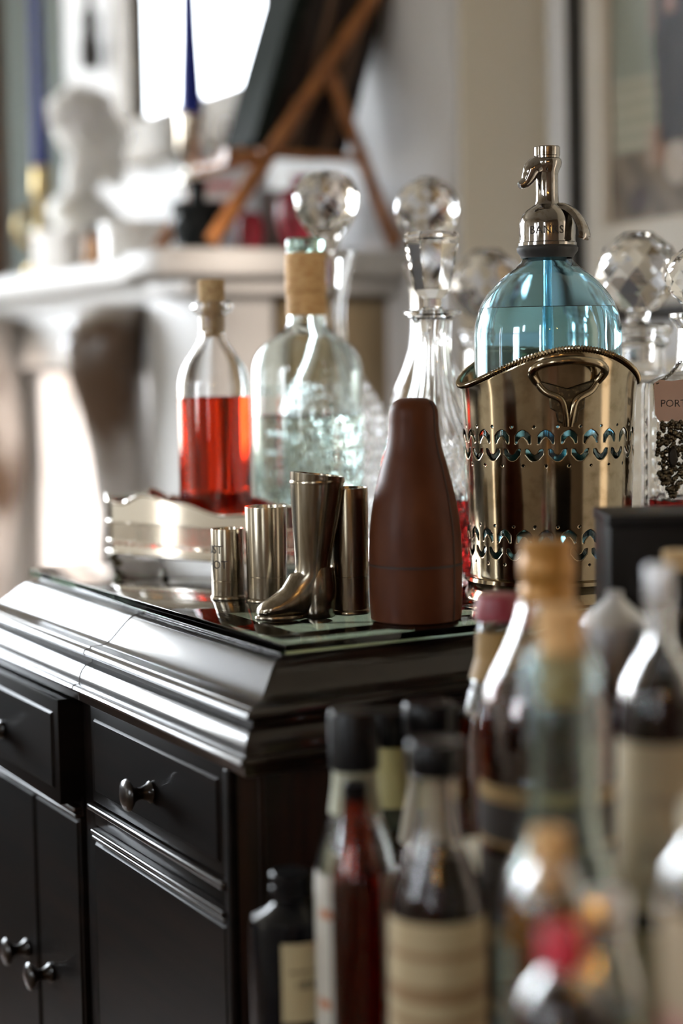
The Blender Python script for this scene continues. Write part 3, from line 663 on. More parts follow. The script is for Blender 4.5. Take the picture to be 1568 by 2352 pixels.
boxes('top_board', [(0.0085, XBK, 0.0215, YE-0.0085, 0.85, ZT-0.0006)], M['baize'], cb)
XF = -0.0385; YC0, YC1 = 0.0010, YE+0.0270
ZB = 0.8281
# carcase: sides, back, bottom, stiles and rails as separate pieces
boxes('side_panel', [(XF, XBK, YC0, YC0+0.006, 0.08, ZB)], M['woodside'], cb, 0.0012)
boxes('side_panel', [(XF, XBK, YC1-0.006, YC1, 0.08, ZB)], M['woodside'], cb, 0.0012)
boxes('back_panel', [(XBK-0.012, XBK, YC0+0.006, YC1-0.006, 0.08, ZB)], M['woodside'], cb)
boxes('bottom_panel', [(XF+0.022, XBK-0.012, YC0+0.006, YC1-0.006, 0.08, 0.10)], M['woodside'], cb)
boxes('plinth', [(XF-0.015, XBK, YC0-0.015, YC1+0.015, 0.0, 0.0795)], M['wood'], cb, 0.006)
boxes('centre_stile', [(XF+0.004, XF+0.03, 0.2365, 0.2600, 0.10, ZB-0.0002)], M['wood'], cb, 0.0015)
boxes('corner_bead', [(XF-0.0025, XF+0.004, YC0-0.0025, YC0+0.006, 0.08, ZB-0.0002)], M['wood'], cb, 0.0022, 3)
boxes('corner_bead', [(XF+0.018, XF+0.023, YC0-0.0015, YC0+0.002, 0.08, ZB-0.0002)], M['woodside'], cb, 0.0014, 3)
boxes('rail', [(XF+0.002, XF+0.03, YC0+0.006, 0.2365, 0.7385, 0.7535)], M['wood'], cb, 0.001)
boxes('rail', [(XF+0.002, XF+0.03, 0.2600, YC1-0.006, 0.7385, 0.7535)], M['wood'], cb, 0.001)
boxes('rail_bead', [(XF-0.0045, XF+0.004, YC0+0.006, 0.2355, 0.7510, 0.7562)], M['mould'], cb, 0.002, 3)
boxes('rail_bead', [(XF-0.0045, XF+0.004, YC0+0.006, 0.2290, 0.7352, 0.7385)], M['mould'], cb, 0.0014, 3)
boxes('rail_bead', [(XF-0.0035, XF+0.004, YC0+0.006, 0.2290, 0.7308, 0.7338)], M['mould'], cb, 0.0013, 3)
boxes('rail_bead', [(XF-0.0045, XF+0.004, 0.2620, YC1-0.006, 0.7420, 0.7462)], M['mould'], cb, 0.0018, 3)
boxes('rail_bead', [(XF-0.0035, XF+0.004, 0.2620, YC1-0.006, 0.7376, 0.7408)], M['mould'], cb, 0.0013, 3)
def knob(parent, x, y, z, s=1.0):
    p = [(0.0068, 0), (0.0075, 0.002), (0.0055, 0.004), (0.0040, 0.008), (0.0042, 0.011), (0.0060, 0.014), (0.0100, 0.0165), (0.0108, 0.018), (0.0100, 0.0195), (0.006, 0.021), (0, 0.0215)]
    o = lathe('knob', [(r*s, q*s) for r, q in p], M['mould'], parent, 28, None, 50)
    o.matrix_local = Matrix.Translation((x, y, z)) @ Matrix.Rotation(-pi/2, 4, 'Y'); return o
def front(name, y0, y1, z0, z1, x, depth, inset, kn):
    """drawer or door front: slab, bevelled raised field, bead round the field"""
    o = boxes(name, [(x, x+depth, y0, y1, z0, z1)], M['wood'], cb, 0.0015)
    a = inset
    bm = bmesh.new()
    ou = [(y0+a, z0+a), (y1-a, z0+a), (y1-a, z1-a), (y0+a, z1-a)]; q = 0.0017
    inn = [(y0+a+q, z0+a+q), (y1-a-q, z0+a+q), (y1-a-q, z1-a-q), (y0+a+q, z1-a-q)]
    A = [bm.verts.new((x+0.0002, *p)) for p in ou]; B = [bm.verts.new((x-0.0016, *p)) for p in inn]
    for i in range(4): bm.faces.new((A[i], A[(i+1) % 4], B[(i+1) % 4], B[i]))
    bm.faces.new(B); bm.faces.new(list(reversed(A))); bmesh.ops.recalc_face_normals(bm, faces=bm.faces)
    me = bpy.data.meshes.new('raised_field'); bm.to_mesh(me); bm.free(); link('raised_field', me, M['wood'], o, 20)
    for ky, kz in kn: knob(o, x-0.0015, ky, kz)
    return o
front('drawer', 0.0085, 0.2340, 0.7570, 0.8275, XF, 0.30, 0.0085, [(0.1190, 0.7885)])
front('drawer', 0.2635, 0.4890, 0.7490, 0.8275, XF-0.014, 0.30, 0.0105, [(0.3880, 0.7830)])
front('door', 0.0085, 0.2340, 0.1050, 0.7300, XF+0.001, 0.018, 0.0025, [(0.030, 0.42)])
front('door', 0.2635, 0.3600, 0.1050, 0.7370, XF+0.001, 0.018, 0.0025, [(0.3330, 0.5990)])
front('door', 0.3615, 0.4890, 0.1050, 0.7370, XF+0.001, 0.018, 0.0025, [(0.3890, 0.6020)])
# plate glass protecting the top
gl = boxes('glass_top', [(0.0, XBK, 0.0, YE, ZT, 0.9)], M['slab'], None, 0.0006)
tag(gl, 'clear plate glass sheet with green edge lying on the dark cabinet', 'glass sheet')

# ================================================================== THINGS ON THE CABINET
ZG = 0.9
# --- soda siphon
SX, SY = 0.2519, 0.0759
sp = thing('soda_siphon', 'turquoise glass soda siphon with chrome spout head in the pierced silver holder', 'siphon', (SX, SY, ZG))
sb = [(0.0490, 0.0145), (0.0515, 0.020), (0.0520, 0.04), (0.0520, 0.186)]
sb += [(0.0516, 0.192), (0.0500, 0.2005), (0.0470, 0.2085), (0.0425, 0.2160), (0.0365, 0.2230), (0.0295, 0.2290), (0.0230, 0.2335), (0.0185, 0.2380), (0.0165, 0.2420), (0.0158, 0.2470)]
lathe('bottle', shell_prof(sb, 0.0032), M['blue'], sp, 72, None, 40)
lathe('water', liquid_prof(sb, 0.0032, 0.2050), M['water'], sp, 64)
lathe('dip_tube', [(0.0030, 0.03), (0.0030, 0.245), (0.0022, 0.245), (0.0022, 0.03), (0.0030, 0.03)], M['blue'], sp, 16)
hd = lathe('head', [(0, 0.2400), (0.0185, 0.2405), (0.0192, 0.2425), (0.0212, 0.2450), (0.0216, 0.2475), (0.0200, 0.2495)], M['rubber'], sp, 48)
cap = lathe('cap', [(0, 0.2485), (0.0205, 0.2490), (0.0205, 0.2510), (0.0196, 0.2516), (0.0196, 0.2640), (0.0190, 0.2672), (0.0174, 0.2705), (0.0146, 0.2738), (0.0112, 0.2762), (0.0088, 0.2778), (0.0081, 0.2800),
                    (0.0078, 0.2860), (0.0078, 0.2990), (0.0086, 0.3012), (0.0100, 0.3040), (0.0104, 0.3068), (0.0098, 0.3090), (0.0088, 0.3098), (0.0088, 0.3112), (0.0092, 0.3116), (0.0092, 0.3172), (0.0084, 0.3180), (0, 0.3182)], M['chrome'], sp, 64)
al = atan2(-r0.y, -r0.x) + radians(18)      # spout points to the photograph's left, a little toward the camera
dl = Vector((cos(al), sin(al), 0))
spath = smooth_path([dl*0.003+Vector((0, 0, 0.3060)), dl*0.0105+Vector((0, 0, 0.3025)), dl*0.0135+Vector((0, 0, 0.2975)), dl*0.0165+Vector((0, 0, 0.2930)), dl*0.0212+Vector((0, 0, 0.2905))], 8)
tube('spout', spath, lambda t: 0.0074-0.0050*t**1.3, M['chrome'], sp, 16)
ar = atan2(r0.y, r0.x) - radians(32); dr = Vector((cos(ar), sin(ar), 0)); pr = Vector((-dr.y, dr.x, 0))
lp = smooth_path([dr*0.007+Vector((0, 0, 0.2770)), dr*0.014+Vector((0, 0, 0.2760)), dr*0.0215+Vector((0, 0, 0.2715)), dr*0.0270+Vector((0, 0, 0.2640)), dr*0.0300+Vector((0, 0, 0.2555)), dr*0.0288+Vector((0, 0, 0.2525))], 8)
secs = []
for k, p in enumerate(lp):
    t_ = k/(len(lp)-1); tn = (lp[min(k+1, len(lp)-1)]-lp[max(k-1, 0)]).normalized(); nn2 = tn.cross(pr)
    wd, th = 0.0050+0.0030*t_, 0.0017+0.0006*t_
    secs.append([p+pr*cos(2*pi*i/16)*wd+nn2*(sin(2*pi*i/16)*th-0.0022*cos(2*pi*i/16)**2) for i in range(16)])
loft('lever', secs, M['chrome'], sp)
ca = cam_angle(SX, SY)
wrap_text('lettering', 'BANKS', 0.0078, 0.00012, 0.0197, ca-0.02, 0.2590, M['engrave'], cap, spacing=1.05)

# --- pierced silver holder
hl = thing('siphon_holder', 'pierced silver plated bottle holder with wavy rim and strap handles', 'bottle holder', (SX, SY, ZG))
phi0 = ca + 0.30
def zrim(a): return 0.1645 + 0.0125*cos(2*(a-phi0))
def hr(z): return 0.0572 + 0.0050*max(0, min(1, (z-0.016)/0.15))
NA, NP = 672, 24
def hole(a, z):
    """two pierced bands: crescents opening down over crescents opening up"""
    for zc in (0.1115, 0.0430):
        q = (a*NP/(2*pi)) % 1.0
        u = q-0.5; h = z-zc
        if abs(u) < 0.36:                                  # upper crescent (arch)
            top = 0.0104-0.032*u*u; bot = 0.0062-0.066*u*u
            if bot < h < top and h > 0.0012: return True
        u = ((q+0.5) % 1.0)-0.5
        if abs(u) < 0.40:                                  # lower crescent (cup)
            bot = -0.0105+0.030*u*u; top = -0.0066+0.070*u*u
            if bot < h < top and h < -0.0026: return True
        if u*u*240+(h-0.0128)**2*1.3e6 < 1 or (q-0.5)**2*240+(h+0.0140)**2*1.3e6 < 1: return True
    return False
zr = [0.016]
while zr[-1] < 0.028: zr.append(zr[-1]+0.003)
for zc in (0.0430, 0.1115):
    zr = [z for z in zr if z < zc-0.0155]
    z = zr[-1]
    while z < zc-0.019: z += 0.006; zr.append(min(z, zc-0.0155))
    z = zc-0.0155
    while z < zc+0.0155: zr.append(z); z += 0.00062
zr.append(0.128)
v, f = [], []
for z in zr:
    for i in range(NA):
        a_ = 2*pi*i/NA; r = hr(z); v.append((r*cos(a_), r*sin(a_), z))
TOP = 10
for k in range(1, TOP+1):
    for i in range(NA):
        a_ = 2*pi*i/NA; z = 0.128+(zrim(a_)-0.128)*k/TOP; r = hr(z)+0.0010*(k/TOP)**4; v.append((r*cos(a_), r*sin(a_), z))
NR = len(zr)+TOP
for k in range(NR-1):
    for i in range(NA):
        j = (i+1) % NA
        if k < len(zr)-1 and hole(2*pi*(i+0.5)/NA, (zr[k]+zr[k+1])/2): continue
        f.append((k*NA+i, k*NA+j, (k+1)*NA+j, (k+1)*NA+i))
o = pyd('pierced_body', v, f, M['silver'], hl, 180)
bm = bmesh.new(); bm.from_mesh(o.data)
for it in range(3):                                        # round the stepped hole edges
    bd = [q for q in bm.verts if q.is_boundary and 0.02 < q.co.z < 0.127]
    new = {}
    for q in bd:
        nb = [ed.other_vert(q) for ed in q.link_edges if ed.is_boundary]
        if len(nb) == 2: new[q] = q.co*0.5+(nb[0].co+nb[1].co)*0.25
    for q, c_ in new.items(): q.co = c_
bmesh.ops.delete(bm, geom=[q for q in bm.verts if not q.link_faces], context='VERTS')
bm.to_mesh(o.data); bm.free(); o.data.shade_smooth()
s_ = o.modifiers.new('thick', 'SOLIDIFY'); s_.thickness = 0.0011; s_.offset = -1
tube('gadrooned_rim', [((hr(zrim(2*pi*i/360))+0.0012)*cos(2*pi*i/360), (hr(zrim(2*pi*i/360))+0.0012)*sin(2*pi*i/360), zrim(2*pi*i/360)) for i in range(360)],
     lambda q: 0.0018*(0.8+0.45*(int(q*359+0.5) % 2)), M['silver'], hl, 8, True)
lathe('foot', [(0, 0.0005), (0.0590, 0.0), (0.0605, 0.002), (0.0600, 0.0045), (0.0580, 0.0085), (0.0586, 0.0125), (0.0605, 0.0145), (0.0600, 0.0170), (0.0578, 0.0180), (0.0560, 0.0180), (0.0555, 0.0140), (0, 0.0140)], M['silver'], hl, 72)
def handle(a_):
    h = bpy.data.objects.new('handle', None)
    R_ = lambda z: hr(z)+0.0012
    def P(u, z, d): r = R_(z)+d; an = a_+u/0.062; return (r*cos(an), r*sin(an), z)
    bow = smooth_path([P(-0.0205, 0.1545, 0.001), P(-0.0225, 0.1615, 0.007), P(-0.0150, 0.1668, 0.012), P(0, 0.1688, 0.014), P(0.0150, 0.1668, 0.012), P(0.0225, 0.1615, 0.007), P(0.0205, 0.1545, 0.001)], 8)
    b0 = tube('handle', bow, 0.0029, M['silver'], hl, 10)
    for s in (-1, 1):
        tube('handle_strap', smooth_path([P(s*0.0205, 0.1545, 0.001), P(s*0.0150, 0.1480, 0.0022), P(s*0.0050, 0.1425, 0.0036), P(s*0.0022, 0.1330, 0.0034), P(s*0.0012, 0.1250, 0.0014)], 8), 0.0025, M['silver'], b0, 8)
    # mask-shaped lug behind the strap
    pts = [(-0.019, 0.1555), (-0.0165, 0.1480), (-0.0125, 0.1450), (-0.0120, 0.1370), (-0.0080, 0.1345), (-0.0065, 0.1275), (-0.0020, 0.1255), (0.0020, 0.1255), (0.0065, 0.1275), (0.0080, 0.1345), (0.0120, 0.1370), (0.0125, 0.1450), (0.0165, 0.1480), (0.019, 0.1555), (0.010, 0.1530), (0, 0.1500), (-0.010, 0.1530)]
    n = len(pts); v = [P(u, z, 0.0001) for u, z in pts]+[P(u*0.9, 0.14+(z-0.14)*0.92, 0.0018) for u, z in pts]
    f = [tuple(range(n, 2*n))]+[(i, (i+1) % n, n+(i+1) % n, n+i) for i in range(n)]
    o = pyd('handle_lug', v, f, M['darkmetal'], b0, 30)
    bm = bmesh.new(); bm.from_mesh(o.data); bmesh.ops.triangulate(bm, faces=bm.faces); bm.to_mesh(o.data); bm.free()
    bpy.data.objects.remove(h)
handle(phi0-0.09); handle(phi0-0.09+pi)

# --- brown leather flask case
t = thing('leather_bottle_case', 'brown leather bottle shaped case with stitched seam at the glass corner', 'bottle case', (0.1194, 0.0423, ZG))
pr_ = curve_prof([(0.0298, 0.0005), (0.0306, 0.012), (0.0309, 0.035), (0.0307, 0.046), (0.0298, 0.062), (0.0268, 0.081), (0.0222, 0.100), (0.0182, 0.1145), (0.0166, 0.126), (0.0163, 0.1345), (0.0156, 0.1395), (0.0132, 0.1432), (0.0090, 0.1455), (0.004, 0.1462)], 6)
lathe('upper_case', [(0, 0.0376)]+[(rad_at(pr_, 0.0376), 0.0376)]+[p for p in pr_ if p[1] > 0.0376]+[(0, 0.1464)], M['leather'], t, 64)
lathe('lower_case', [(0, 0), (0.0280, 0), (0.0298, 0.0008)]+[p for p in pr_ if 0.001 < p[1] < 0.0366]+[(0.0309, 0.0368), (0, 0.0368)], M['leather'], t, 64)
lathe('joint_seam', [(0.0303, 0.0362), (0.0312, 0.0365), (0.0313, 0.0378), (0.0303, 0.0381)], M['seam'], t, 64)
aa = cam_angle(0.1194, 0.0423)+0.95
tube('stitched_seam', [((r+0.0001)*cos(aa), (r+0.0001)*sin(aa), z) for r, z in pr_ if r > 0.012], 0.0006, M['seam'], t, 6)

# --- shot cups
def cup(x, y, r, h, lab, groove, flare=0.0):
    t = thing('shot_cup', lab, 'cup', (x, y, ZG), 0, 'pewter cartridge shaped shot cups')
    rt_ = r*(1+flare)
    def rr(z): return r+(rt_-r)*z/h
    g = groove*h
    lathe('body', [(0, 0.0004), (r*1.04, 0), (r*1.085, 0.0006), (r*1.09, 0.0016), (r*1.06, 0.0026), (r, 0.0032), (rr(g), g-0.0003), (rr(g)-0.0003, g), (rr(g), g+0.0003), (rt_, h-0.0008), (rt_-0.0002, h),
                   (rt_-0.0008, h), (rt_-0.0010, h-0.0008), (r-0.0010, 0.004), (0, 0.004)], M['pewter'], t, 64)
    return t
c1 = cup(0.0586, 0.2031, 0.0119, 0.0512, 'smallest pewter shot cup engraved JUST A SHOT', 0.27)
a1 = cam_angle(0.0586, 0.2031)-0.92
wrap_text('lettering', 'JUST', 0.0086, 0.00016, 0.01193, a1-0.10, 0.0365, M['engrave'], c1)
wrap_text('lettering', 'A SHOT', 0.0086, 0.00016, 0.01193, a1-0.36, 0.0255, M['engrave'], c1)
cup(0.0760, 0.1748, 0.0143, 0.0682, 'medium plain pewter shot cup between the smallest cup and the boot', 0.27, 0.05)
cup(0.0965, 0.0913, 0.0132, 0.0855, 'tall pewter shot cup standing behind the pewter boot', 0.30, 0.03)

# --- pewter riding boot
bt = thing('boot_cup', 'pewter riding boot shaped stirrup cup on the glass top', 'boot cup', (0.0670, 0.0888, ZG))
tl = Vector((-r0.x, -r0.y, 0)); tw = Vector((-fw.x, -fw.y, 0)).normalized()
toe = (tl*0.95+tw*0.30).normalized(); sd = Vector((-toe.y, toe.x, 0)); zz = Vector((0, 0, 1))
def ellip(c, ax, ay, ra, rb_, n=32): return [c+ax*cos(2*pi*i/n)*ra+ay*sin(2*pi*i/n)*rb_ for i in range(n)]
lean = Vector((0, 0, 0))-toe*0.0
sh = []
for k in range(13):                                        # open shaft from the rim to the ankle
    t_ = k/12; z = 0.0960-0.0640*t_; off = -toe*0.0045*(1-t_)
    ra = 0.0182-0.0062*min(1, t_*1.08)**1.2; rb_ = 0.0182-0.0068*min(1, t_*1.08)**1.2
    tilt = 0.0022*(1-t_)
    sh.append([p+zz*(tilt*(p-(off+zz*z)).dot(toe)/ra) for p in ellip(off+zz*z, toe, sd, ra, rb_)])
ft = [(0.000, 0.0290, 0.0124, 0.0114, 0.15), (0.0015, 0.0245, 0.0135, 0.0112, 0.45), (0.0050, 0.0190, 0.0150, 0.0108, 0.80), (0.0110, 0.0140, 0.0140, 0.0105, 1.08), (0.0180, 0.0108, 0.0106, 0.0106, 1.28), (0.0250, 0.0086, 0.0080, 0.0108, 1.42), (0.0310, 0.0072, 0.0066, 0.0100, 1.52), (0.0355, 0.0062, 0.0050, 0.0078, 1.57), (0.0382, 0.0056, 0.0026, 0.0042, 1.57)]
for dx, z, ra, rb_, an in ft:
    ax = toe*cos(an)-zz*sin(an)*1.0
    ax = (toe*cos(an) + zz*sin(an)); sh.append(ellip(toe*dx+zz*z, ax, sd, ra, rb_))
inner = []
for k in range(8):
    t_ = k/7; z = 0.0960-0.045*t_; off = -toe*0.0045*(1-t_*0.7)
    ra = 0.0170-0.0062*t_*0.75; tilt = 0.0022*(1-t_)
    inner.append([p+zz*(tilt*(p-(off+zz*z)).dot(toe)/ra) for p in ellip(off+zz*z, toe, sd, ra, ra)])
loft('boot_upper', list(reversed(inner))+sh, M['pewter'], bt)
secs = [ellip(-toe*0.0045*(1-k*0.04)+zz*(0.0925-k*0.0012), toe, sd, 0.0184+0.0003*(k == 1), 0.0184+0.0003*(k == 1)) for k in range(3)]
loft('rim_band', secs, M['pewter'], bt, False)
loft('heel', [ellip(-toe*0.0035+zz*z, toe, sd, r_, r_) for z, r_ in ((0.0, 0.0108), (0.0006, 0.0115), (0.0070, 0.0112), (0.0100, 0.0116), (0.0160, 0.0128), (0.0230, 0.0126), (0.0300, 0.0119), (0.0340, 0.0112))], M['pewter'], bt)
so = []
for z, k in ((0.0, 0.96), (0.0006, 1.0), (0.0024, 1.0), (0.0030, 0.96)):
    so.append([toe*(0.0225+0.0175*k*cos(2*pi*i/32))+sd*(0.0104*k*sin(2*pi*i/32)*(1-0.12*cos(2*pi*i/32)))+zz*z for i in range(32)])
loft('sole', so, M['pewter'], bt)

# --- serpentine gallery tray
TX, TY = 0.1230, 0.3629; TA = atan2(-0.1095, 0.0479)       # long side direction
tr = thing('gallery_tray', 'footed silver gallery tray with wavy beaded rim under the red bottle', 'tray', (TX, TY, ZG), TA)
HL, HW = 0.096, 0.0345
def tray_pt(s):
    """rounded rectangle outline, s in 0..1 starting at the near-left corner"""
    per = 4*(HL+HW); d_ = s*per
    for ax_, ay_, bx_, by_ in ((-HL, -HW, HL, -HW), (HL, -HW, HL, HW), (HL, HW, -HL, HW), (-HL, HW, -HL, -HW)):
        l = abs(bx_-ax_)+abs(by_-ay_)
        if d_ <= l: 
            k = d_/l; return ax_+(bx_-ax_)*k, ay_+(by_-ay_)*k
        d_ -= l
    return -HL, -HW
def squish(x, y):
    rr = 0.016; cx_, cy_ = max(-HL+rr, min(HL-rr, x)), max(-HW+rr, min(HW-rr, y)); dx, dy = x-cx_, y-cy_
    m_ = max(abs(dx), abs(dy))
    if m_ > 1e-9 and abs(dx) > 1e-9 and abs(dy) > 1e-9:
        L_ = sqrt(dx*dx+dy*dy); dx, dy = dx/L_*m_, dy/L_*m_
        return cx_+dx*1.0, cy_+dy*1.0
    return x, y
def bow(p):
    x, y = p; return x*(1+0.03*(1-(y/HW)**2)), y*(1+0.16*(1-(x/HL)**2))
NT = 240
out = [bow(squish(*tray_pt(i/NT))) for i in range(NT)]
def wavez(x, y):
    u = (x+HL)/(2*HL)                                       # 0 at left end .. 1 at right end
    pts = [(0, 0.0620), (0.06, 0.0560), (0.13, 0.0550), (0.28, 0.0630), (0.5, 0.0580), (0.72, 0.0500), (0.87, 0.0515), (0.95, 0.0565), (1, 0.0600)]
    for (a_, za_), (b_, zb_) in zip(pts, pts[1:]):
        if a_ <= u <= b_: t_ = (u-a_)/(b_-a_); t_ = t_*t_*(3-2*t_); z = za_+(zb_-za_)*t_; break
    else: z = 0.058
    return z
def band(name, z0, z1, off=0.0, th=0.0012):
    v, f = [], []
    zf0 = z0 if callable(z0) else (lambda x, y: z0); zf1 = z1 if callable(z1) else (lambda x, y: z1)
    for (x, y) in out:
        s = 1+off
        v += [(x*s, y*s, zf0(x, y)), (x*s, y*s, zf1(x, y)), (x*(1-th/HW*0.5), y*(1-th/HW), zf1(x, y)), (x*(1-th/HW*0.5), y*(1-th/HW), zf0(x, y))]
    for i in range(NT):
        j = (i+1) % NT
        for k in range(4): f.append((4*i+k, 4*j+k, 4*j+(k+1) % 4, 4*i+(k+1) % 4))
    o = pyd(name, v, f, M['brightsilver'], tr, 40)
    bm = bmesh.new(); bm.from_mesh(o.data); bmesh.ops.recalc_face_normals(bm, faces=bm.faces); bm.to_mesh(o.data); bm.free(); return o
prism('tray_floor', [(x*0.99, y*0.985) for x, y in out[::2]], 0.0135, 0.0150, M['brightsilver'], tr, 0)
band('lower_wall', 0.0130, 0.0205); band('middle_wall', 0.0225, 0.0245); band('upper_wall', 0.0400, lambda x, y: wavez(x, y))
for zb_, r_ in ((0.0140, 0.0017), (0.0235, 0.0010), (0.0395, 0.0011)):
    tube('bead_band', [(x*1.006, y*1.012, zb_) for x, y in out], lambda q, r_=r_: r_*(0.8+0.35*(int(q*(NT-1)) % 2)), M['brightsilver'], tr, 6, True)
tube('beaded_rim', [(x*1.006, y*1.012, wavez(x, y)) for x, y in out], lambda q: 0.0014*(0.75+0.45*(int(q*(NT-1)) % 2)), M['brightsilver'], tr, 6, True)
v, f = [], []
NB = 250
for i in range(NB):
    for (za_, zb_) in ((0.0240, 0.0400), (0.0200, 0.0230)):
        if za_ < 0.021 and i % 4: continue
        x, y = bow(squish(*tray_pt(i/NB))); x2, y2 = bow(squish(*tray_pt(((i+0.5) % NB)/NB))); b0 = len(v)
        q = 0.975
        v += [(x, y, za_), (x2, y2, za_), (x2*q, y2*q, za_), (x*q, y*q, za_), (x, y, zb_), (x2, y2, zb_), (x2*q, y2*q, zb_), (x*q, y*q, zb_)]
        f += [(b0, b0+1, b0+5, b0+4), (b0+1, b0+2, b0+6, b0+5), (b0+2, b0+3, b0+7, b0+6), (b0+3, b0, b0+4, b0+7)]
gb = pyd('gallery_bars', v, f, M['brightsilver'], tr, None); gb['kind'] = 'stuff'
for sx_ in (-1, 1):
    for sy_ in (-1, 1):
        tube('foot', smooth_path([(sx_*(HL-0.010), sy_*(HW-0.008), 0.0140), (sx_*(HL-0.006), sy_*(HW-0.005), 0.0080), (sx_*(HL-0.012), sy_*(HW-0.009), 0.0030), (sx_*(HL-0.007), sy_*(HW-0.005), 0.0014)], 6), lambda q: 0.0040-0.0026*q, M['darkmetal'], tr, 8)

# --- red bottle in the tray
rbx, rby = 0.1262, 0.3660
t = thing('aperitif_bottle', 'round clear bottle of red aperitif with cork standing in the silver tray', 'bottle', (rbx, rby, ZG+0.0152), radians(-29)+radians(4))
rp_ = [(0.0285, 0.0), (0.0296, 0.003), (0.0298, 0.01), (0.0298, 0.131), (0.0294, 0.138), (0.0281, 0.1454), (0.0255, 0.1530), (0.0215, 0.1596), (0.0170, 0.1655), (0.0136, 0.1705), (0.0110, 0.176), (0.0105, 0.180), (0.0105, 0.193), (0.0150, 0.196), (0.0172, 0.199), (0.0172, 0.2025), (0.0150, 0.2045), (0.0108, 0.2050)]
sm_ = None
lathe('glass', shell_prof(rp_, 0.0032, 0.007), M['glass'], t, 96, sm_)
lathe('red_liquid', liquid_prof(rp_, 0.0032, 0.1265, 0.007), M['redliq'], t, 96, sm_)
lathe('cork', [(0, 0.176), (0.0072, 0.176), (0.0085, 0.2045), (0.0105, 0.2050), (0.0108, 0.2215), (0.0100, 0.2225), (0, 0.2225)], M['cork'], t, 32)

# --- gin bottle
gx, gy = 0.2161, 0.3713
t = thing('gin_bottle', 'pale aqua embossed gin bottle half full with paper taped cork neck', 'bottle', (gx, gy, ZG))
gp = [(0.0450, 0.0), (0.0470, 0.003), (0.0474, 0.010), (0.0474, 0.160), (0.0468, 0.167), (0.0450, 0.1735), (0.0415, 0.1795), (0.0365, 0.1845), (0.0300, 0.1890), (0.0235, 0.1930), (0.0185, 0.1975), (0.0163, 0.2020), (0.0160, 0.2080), (0.0160, 0.2620), (0.0150, 0.2625), (0.0150, 0.2640), (0.0160, 0.2645), (0.0160, 0.2710), (0.0145, 0.2720)]
lathe('glass', shell_prof(gp, 0.0030, 0.008), M['aqua'], t, 80)
lathe('gin', liquid_prof(gp, 0.0030, 0.1240, 0.008), M['gin'], t, 72)
lathe('cork_sleeve', [(0.0164, 0.2085), (0.0167, 0.2085), (0.0170, 0.2250), (0.0166, 0.2258), (0.0174, 0.2270), (0.0176, 0.2360), (0.0172, 0.2375), (0.0174, 0.2385), (0.0176, 0.2500), (0.0172, 0.2600), (0.0165, 0.2606), (0.0161, 0.2606), (0.0161, 0.2085), (0.0164, 0.2085)], M['corkold'], t, 48)
lathe('green_glass_stopper', [(0.0, 0.2600), (0.0150, 0.2605), (0.0161, 0.2640), (0.0163, 0.2650), (0.0163, 0.2712), (0.0150, 0.2728), (0.0, 0.2730)], M['green'], t, 40)
ga = cam_angle(gx, gy)
wrap_text('embossing', 'LONDON', 0.0150, 0.0007, 0.0472, ga+0.40, 0.100, M['aqua'], t, True, 1.15)
wrap_text('embossing', 'DRY GIN', 0.0130, 0.0007, 0.0472, ga-0.45, 0.146, M['aqua'], t)
wrap_text('embossing', 'DISTILLED', 0.0090, 0.0007, 0.0472, ga-0.10, 0.070, M['aqua'], t)

# --- decanters
def decanter(lab, x, y, prof, m, stopper_rows, n, liq=None, level=0.0, mod=None, segs=72, th=0.0035, plug=None, smooth=35, rz=0.0):
    t = thing('decanter', lab, 'decanter', (x, y, ZG), rz, 'cut glass decanters on the cabinet')
    lathe('decanter_body', shell_prof(prof, th, 0.009), m, t, segs, mod, smooth)
    if liq: lathe('wine', liquid_prof(prof, th, level, 0.009, -0.0004 if mod else 0.0003), liq, t, segs, None)
    s = facet('stopper', stopper_rows, n, m, t)
    if plug: lathe('stopper_plug', plug, m, s, 24)
    return t
def flutes(k, amp, z0, z1):
    def fn(r, z, a):
        if z < z0 or z > z1: return r
        e = min(1, (z-z0)/0.01, (z1-z)/0.006); return r*(1-amp*e*abs(sin(k*a/2)))
    return fn
def diamonds(k, amp, z0, z1, pitch):
    def fn(r, z, a):
        if z < z0 or z > z1: return r
        p, q = (a*k/(2*pi)+z/pitch) % 1, (a*k/(2*pi)-z/pitch) % 1
        return r*(1-amp*(max(0, 1-abs(p-0.5)*5)+max(0, 1-abs(q-0.5)*5)))
    return fn
def dense(prof, step=0.0022):
    out = [prof[0]]
    for (a_, b_) in zip(prof, prof[1:]):
        d_ = sqrt((a_[0]-b_[0])**2+(a_[1]-b_[1])**2); n = max(1, int(d_/step))
        out += [(a_[0]+(b_[0]-a_[0])*k/n, a_[1]+(b_[1]-a_[1])*k/n) for k in range(1, n+1)]
    return out
def ball(zc, r, rows, zlo=-0.86, zhi=0.97):
    o = []
    for k in range(rows+1):
        q = zlo+(zhi-zlo)*k/rows; an = math.asin(q); o.append((r*cos(an), zc+r*sin(an)))
    return o
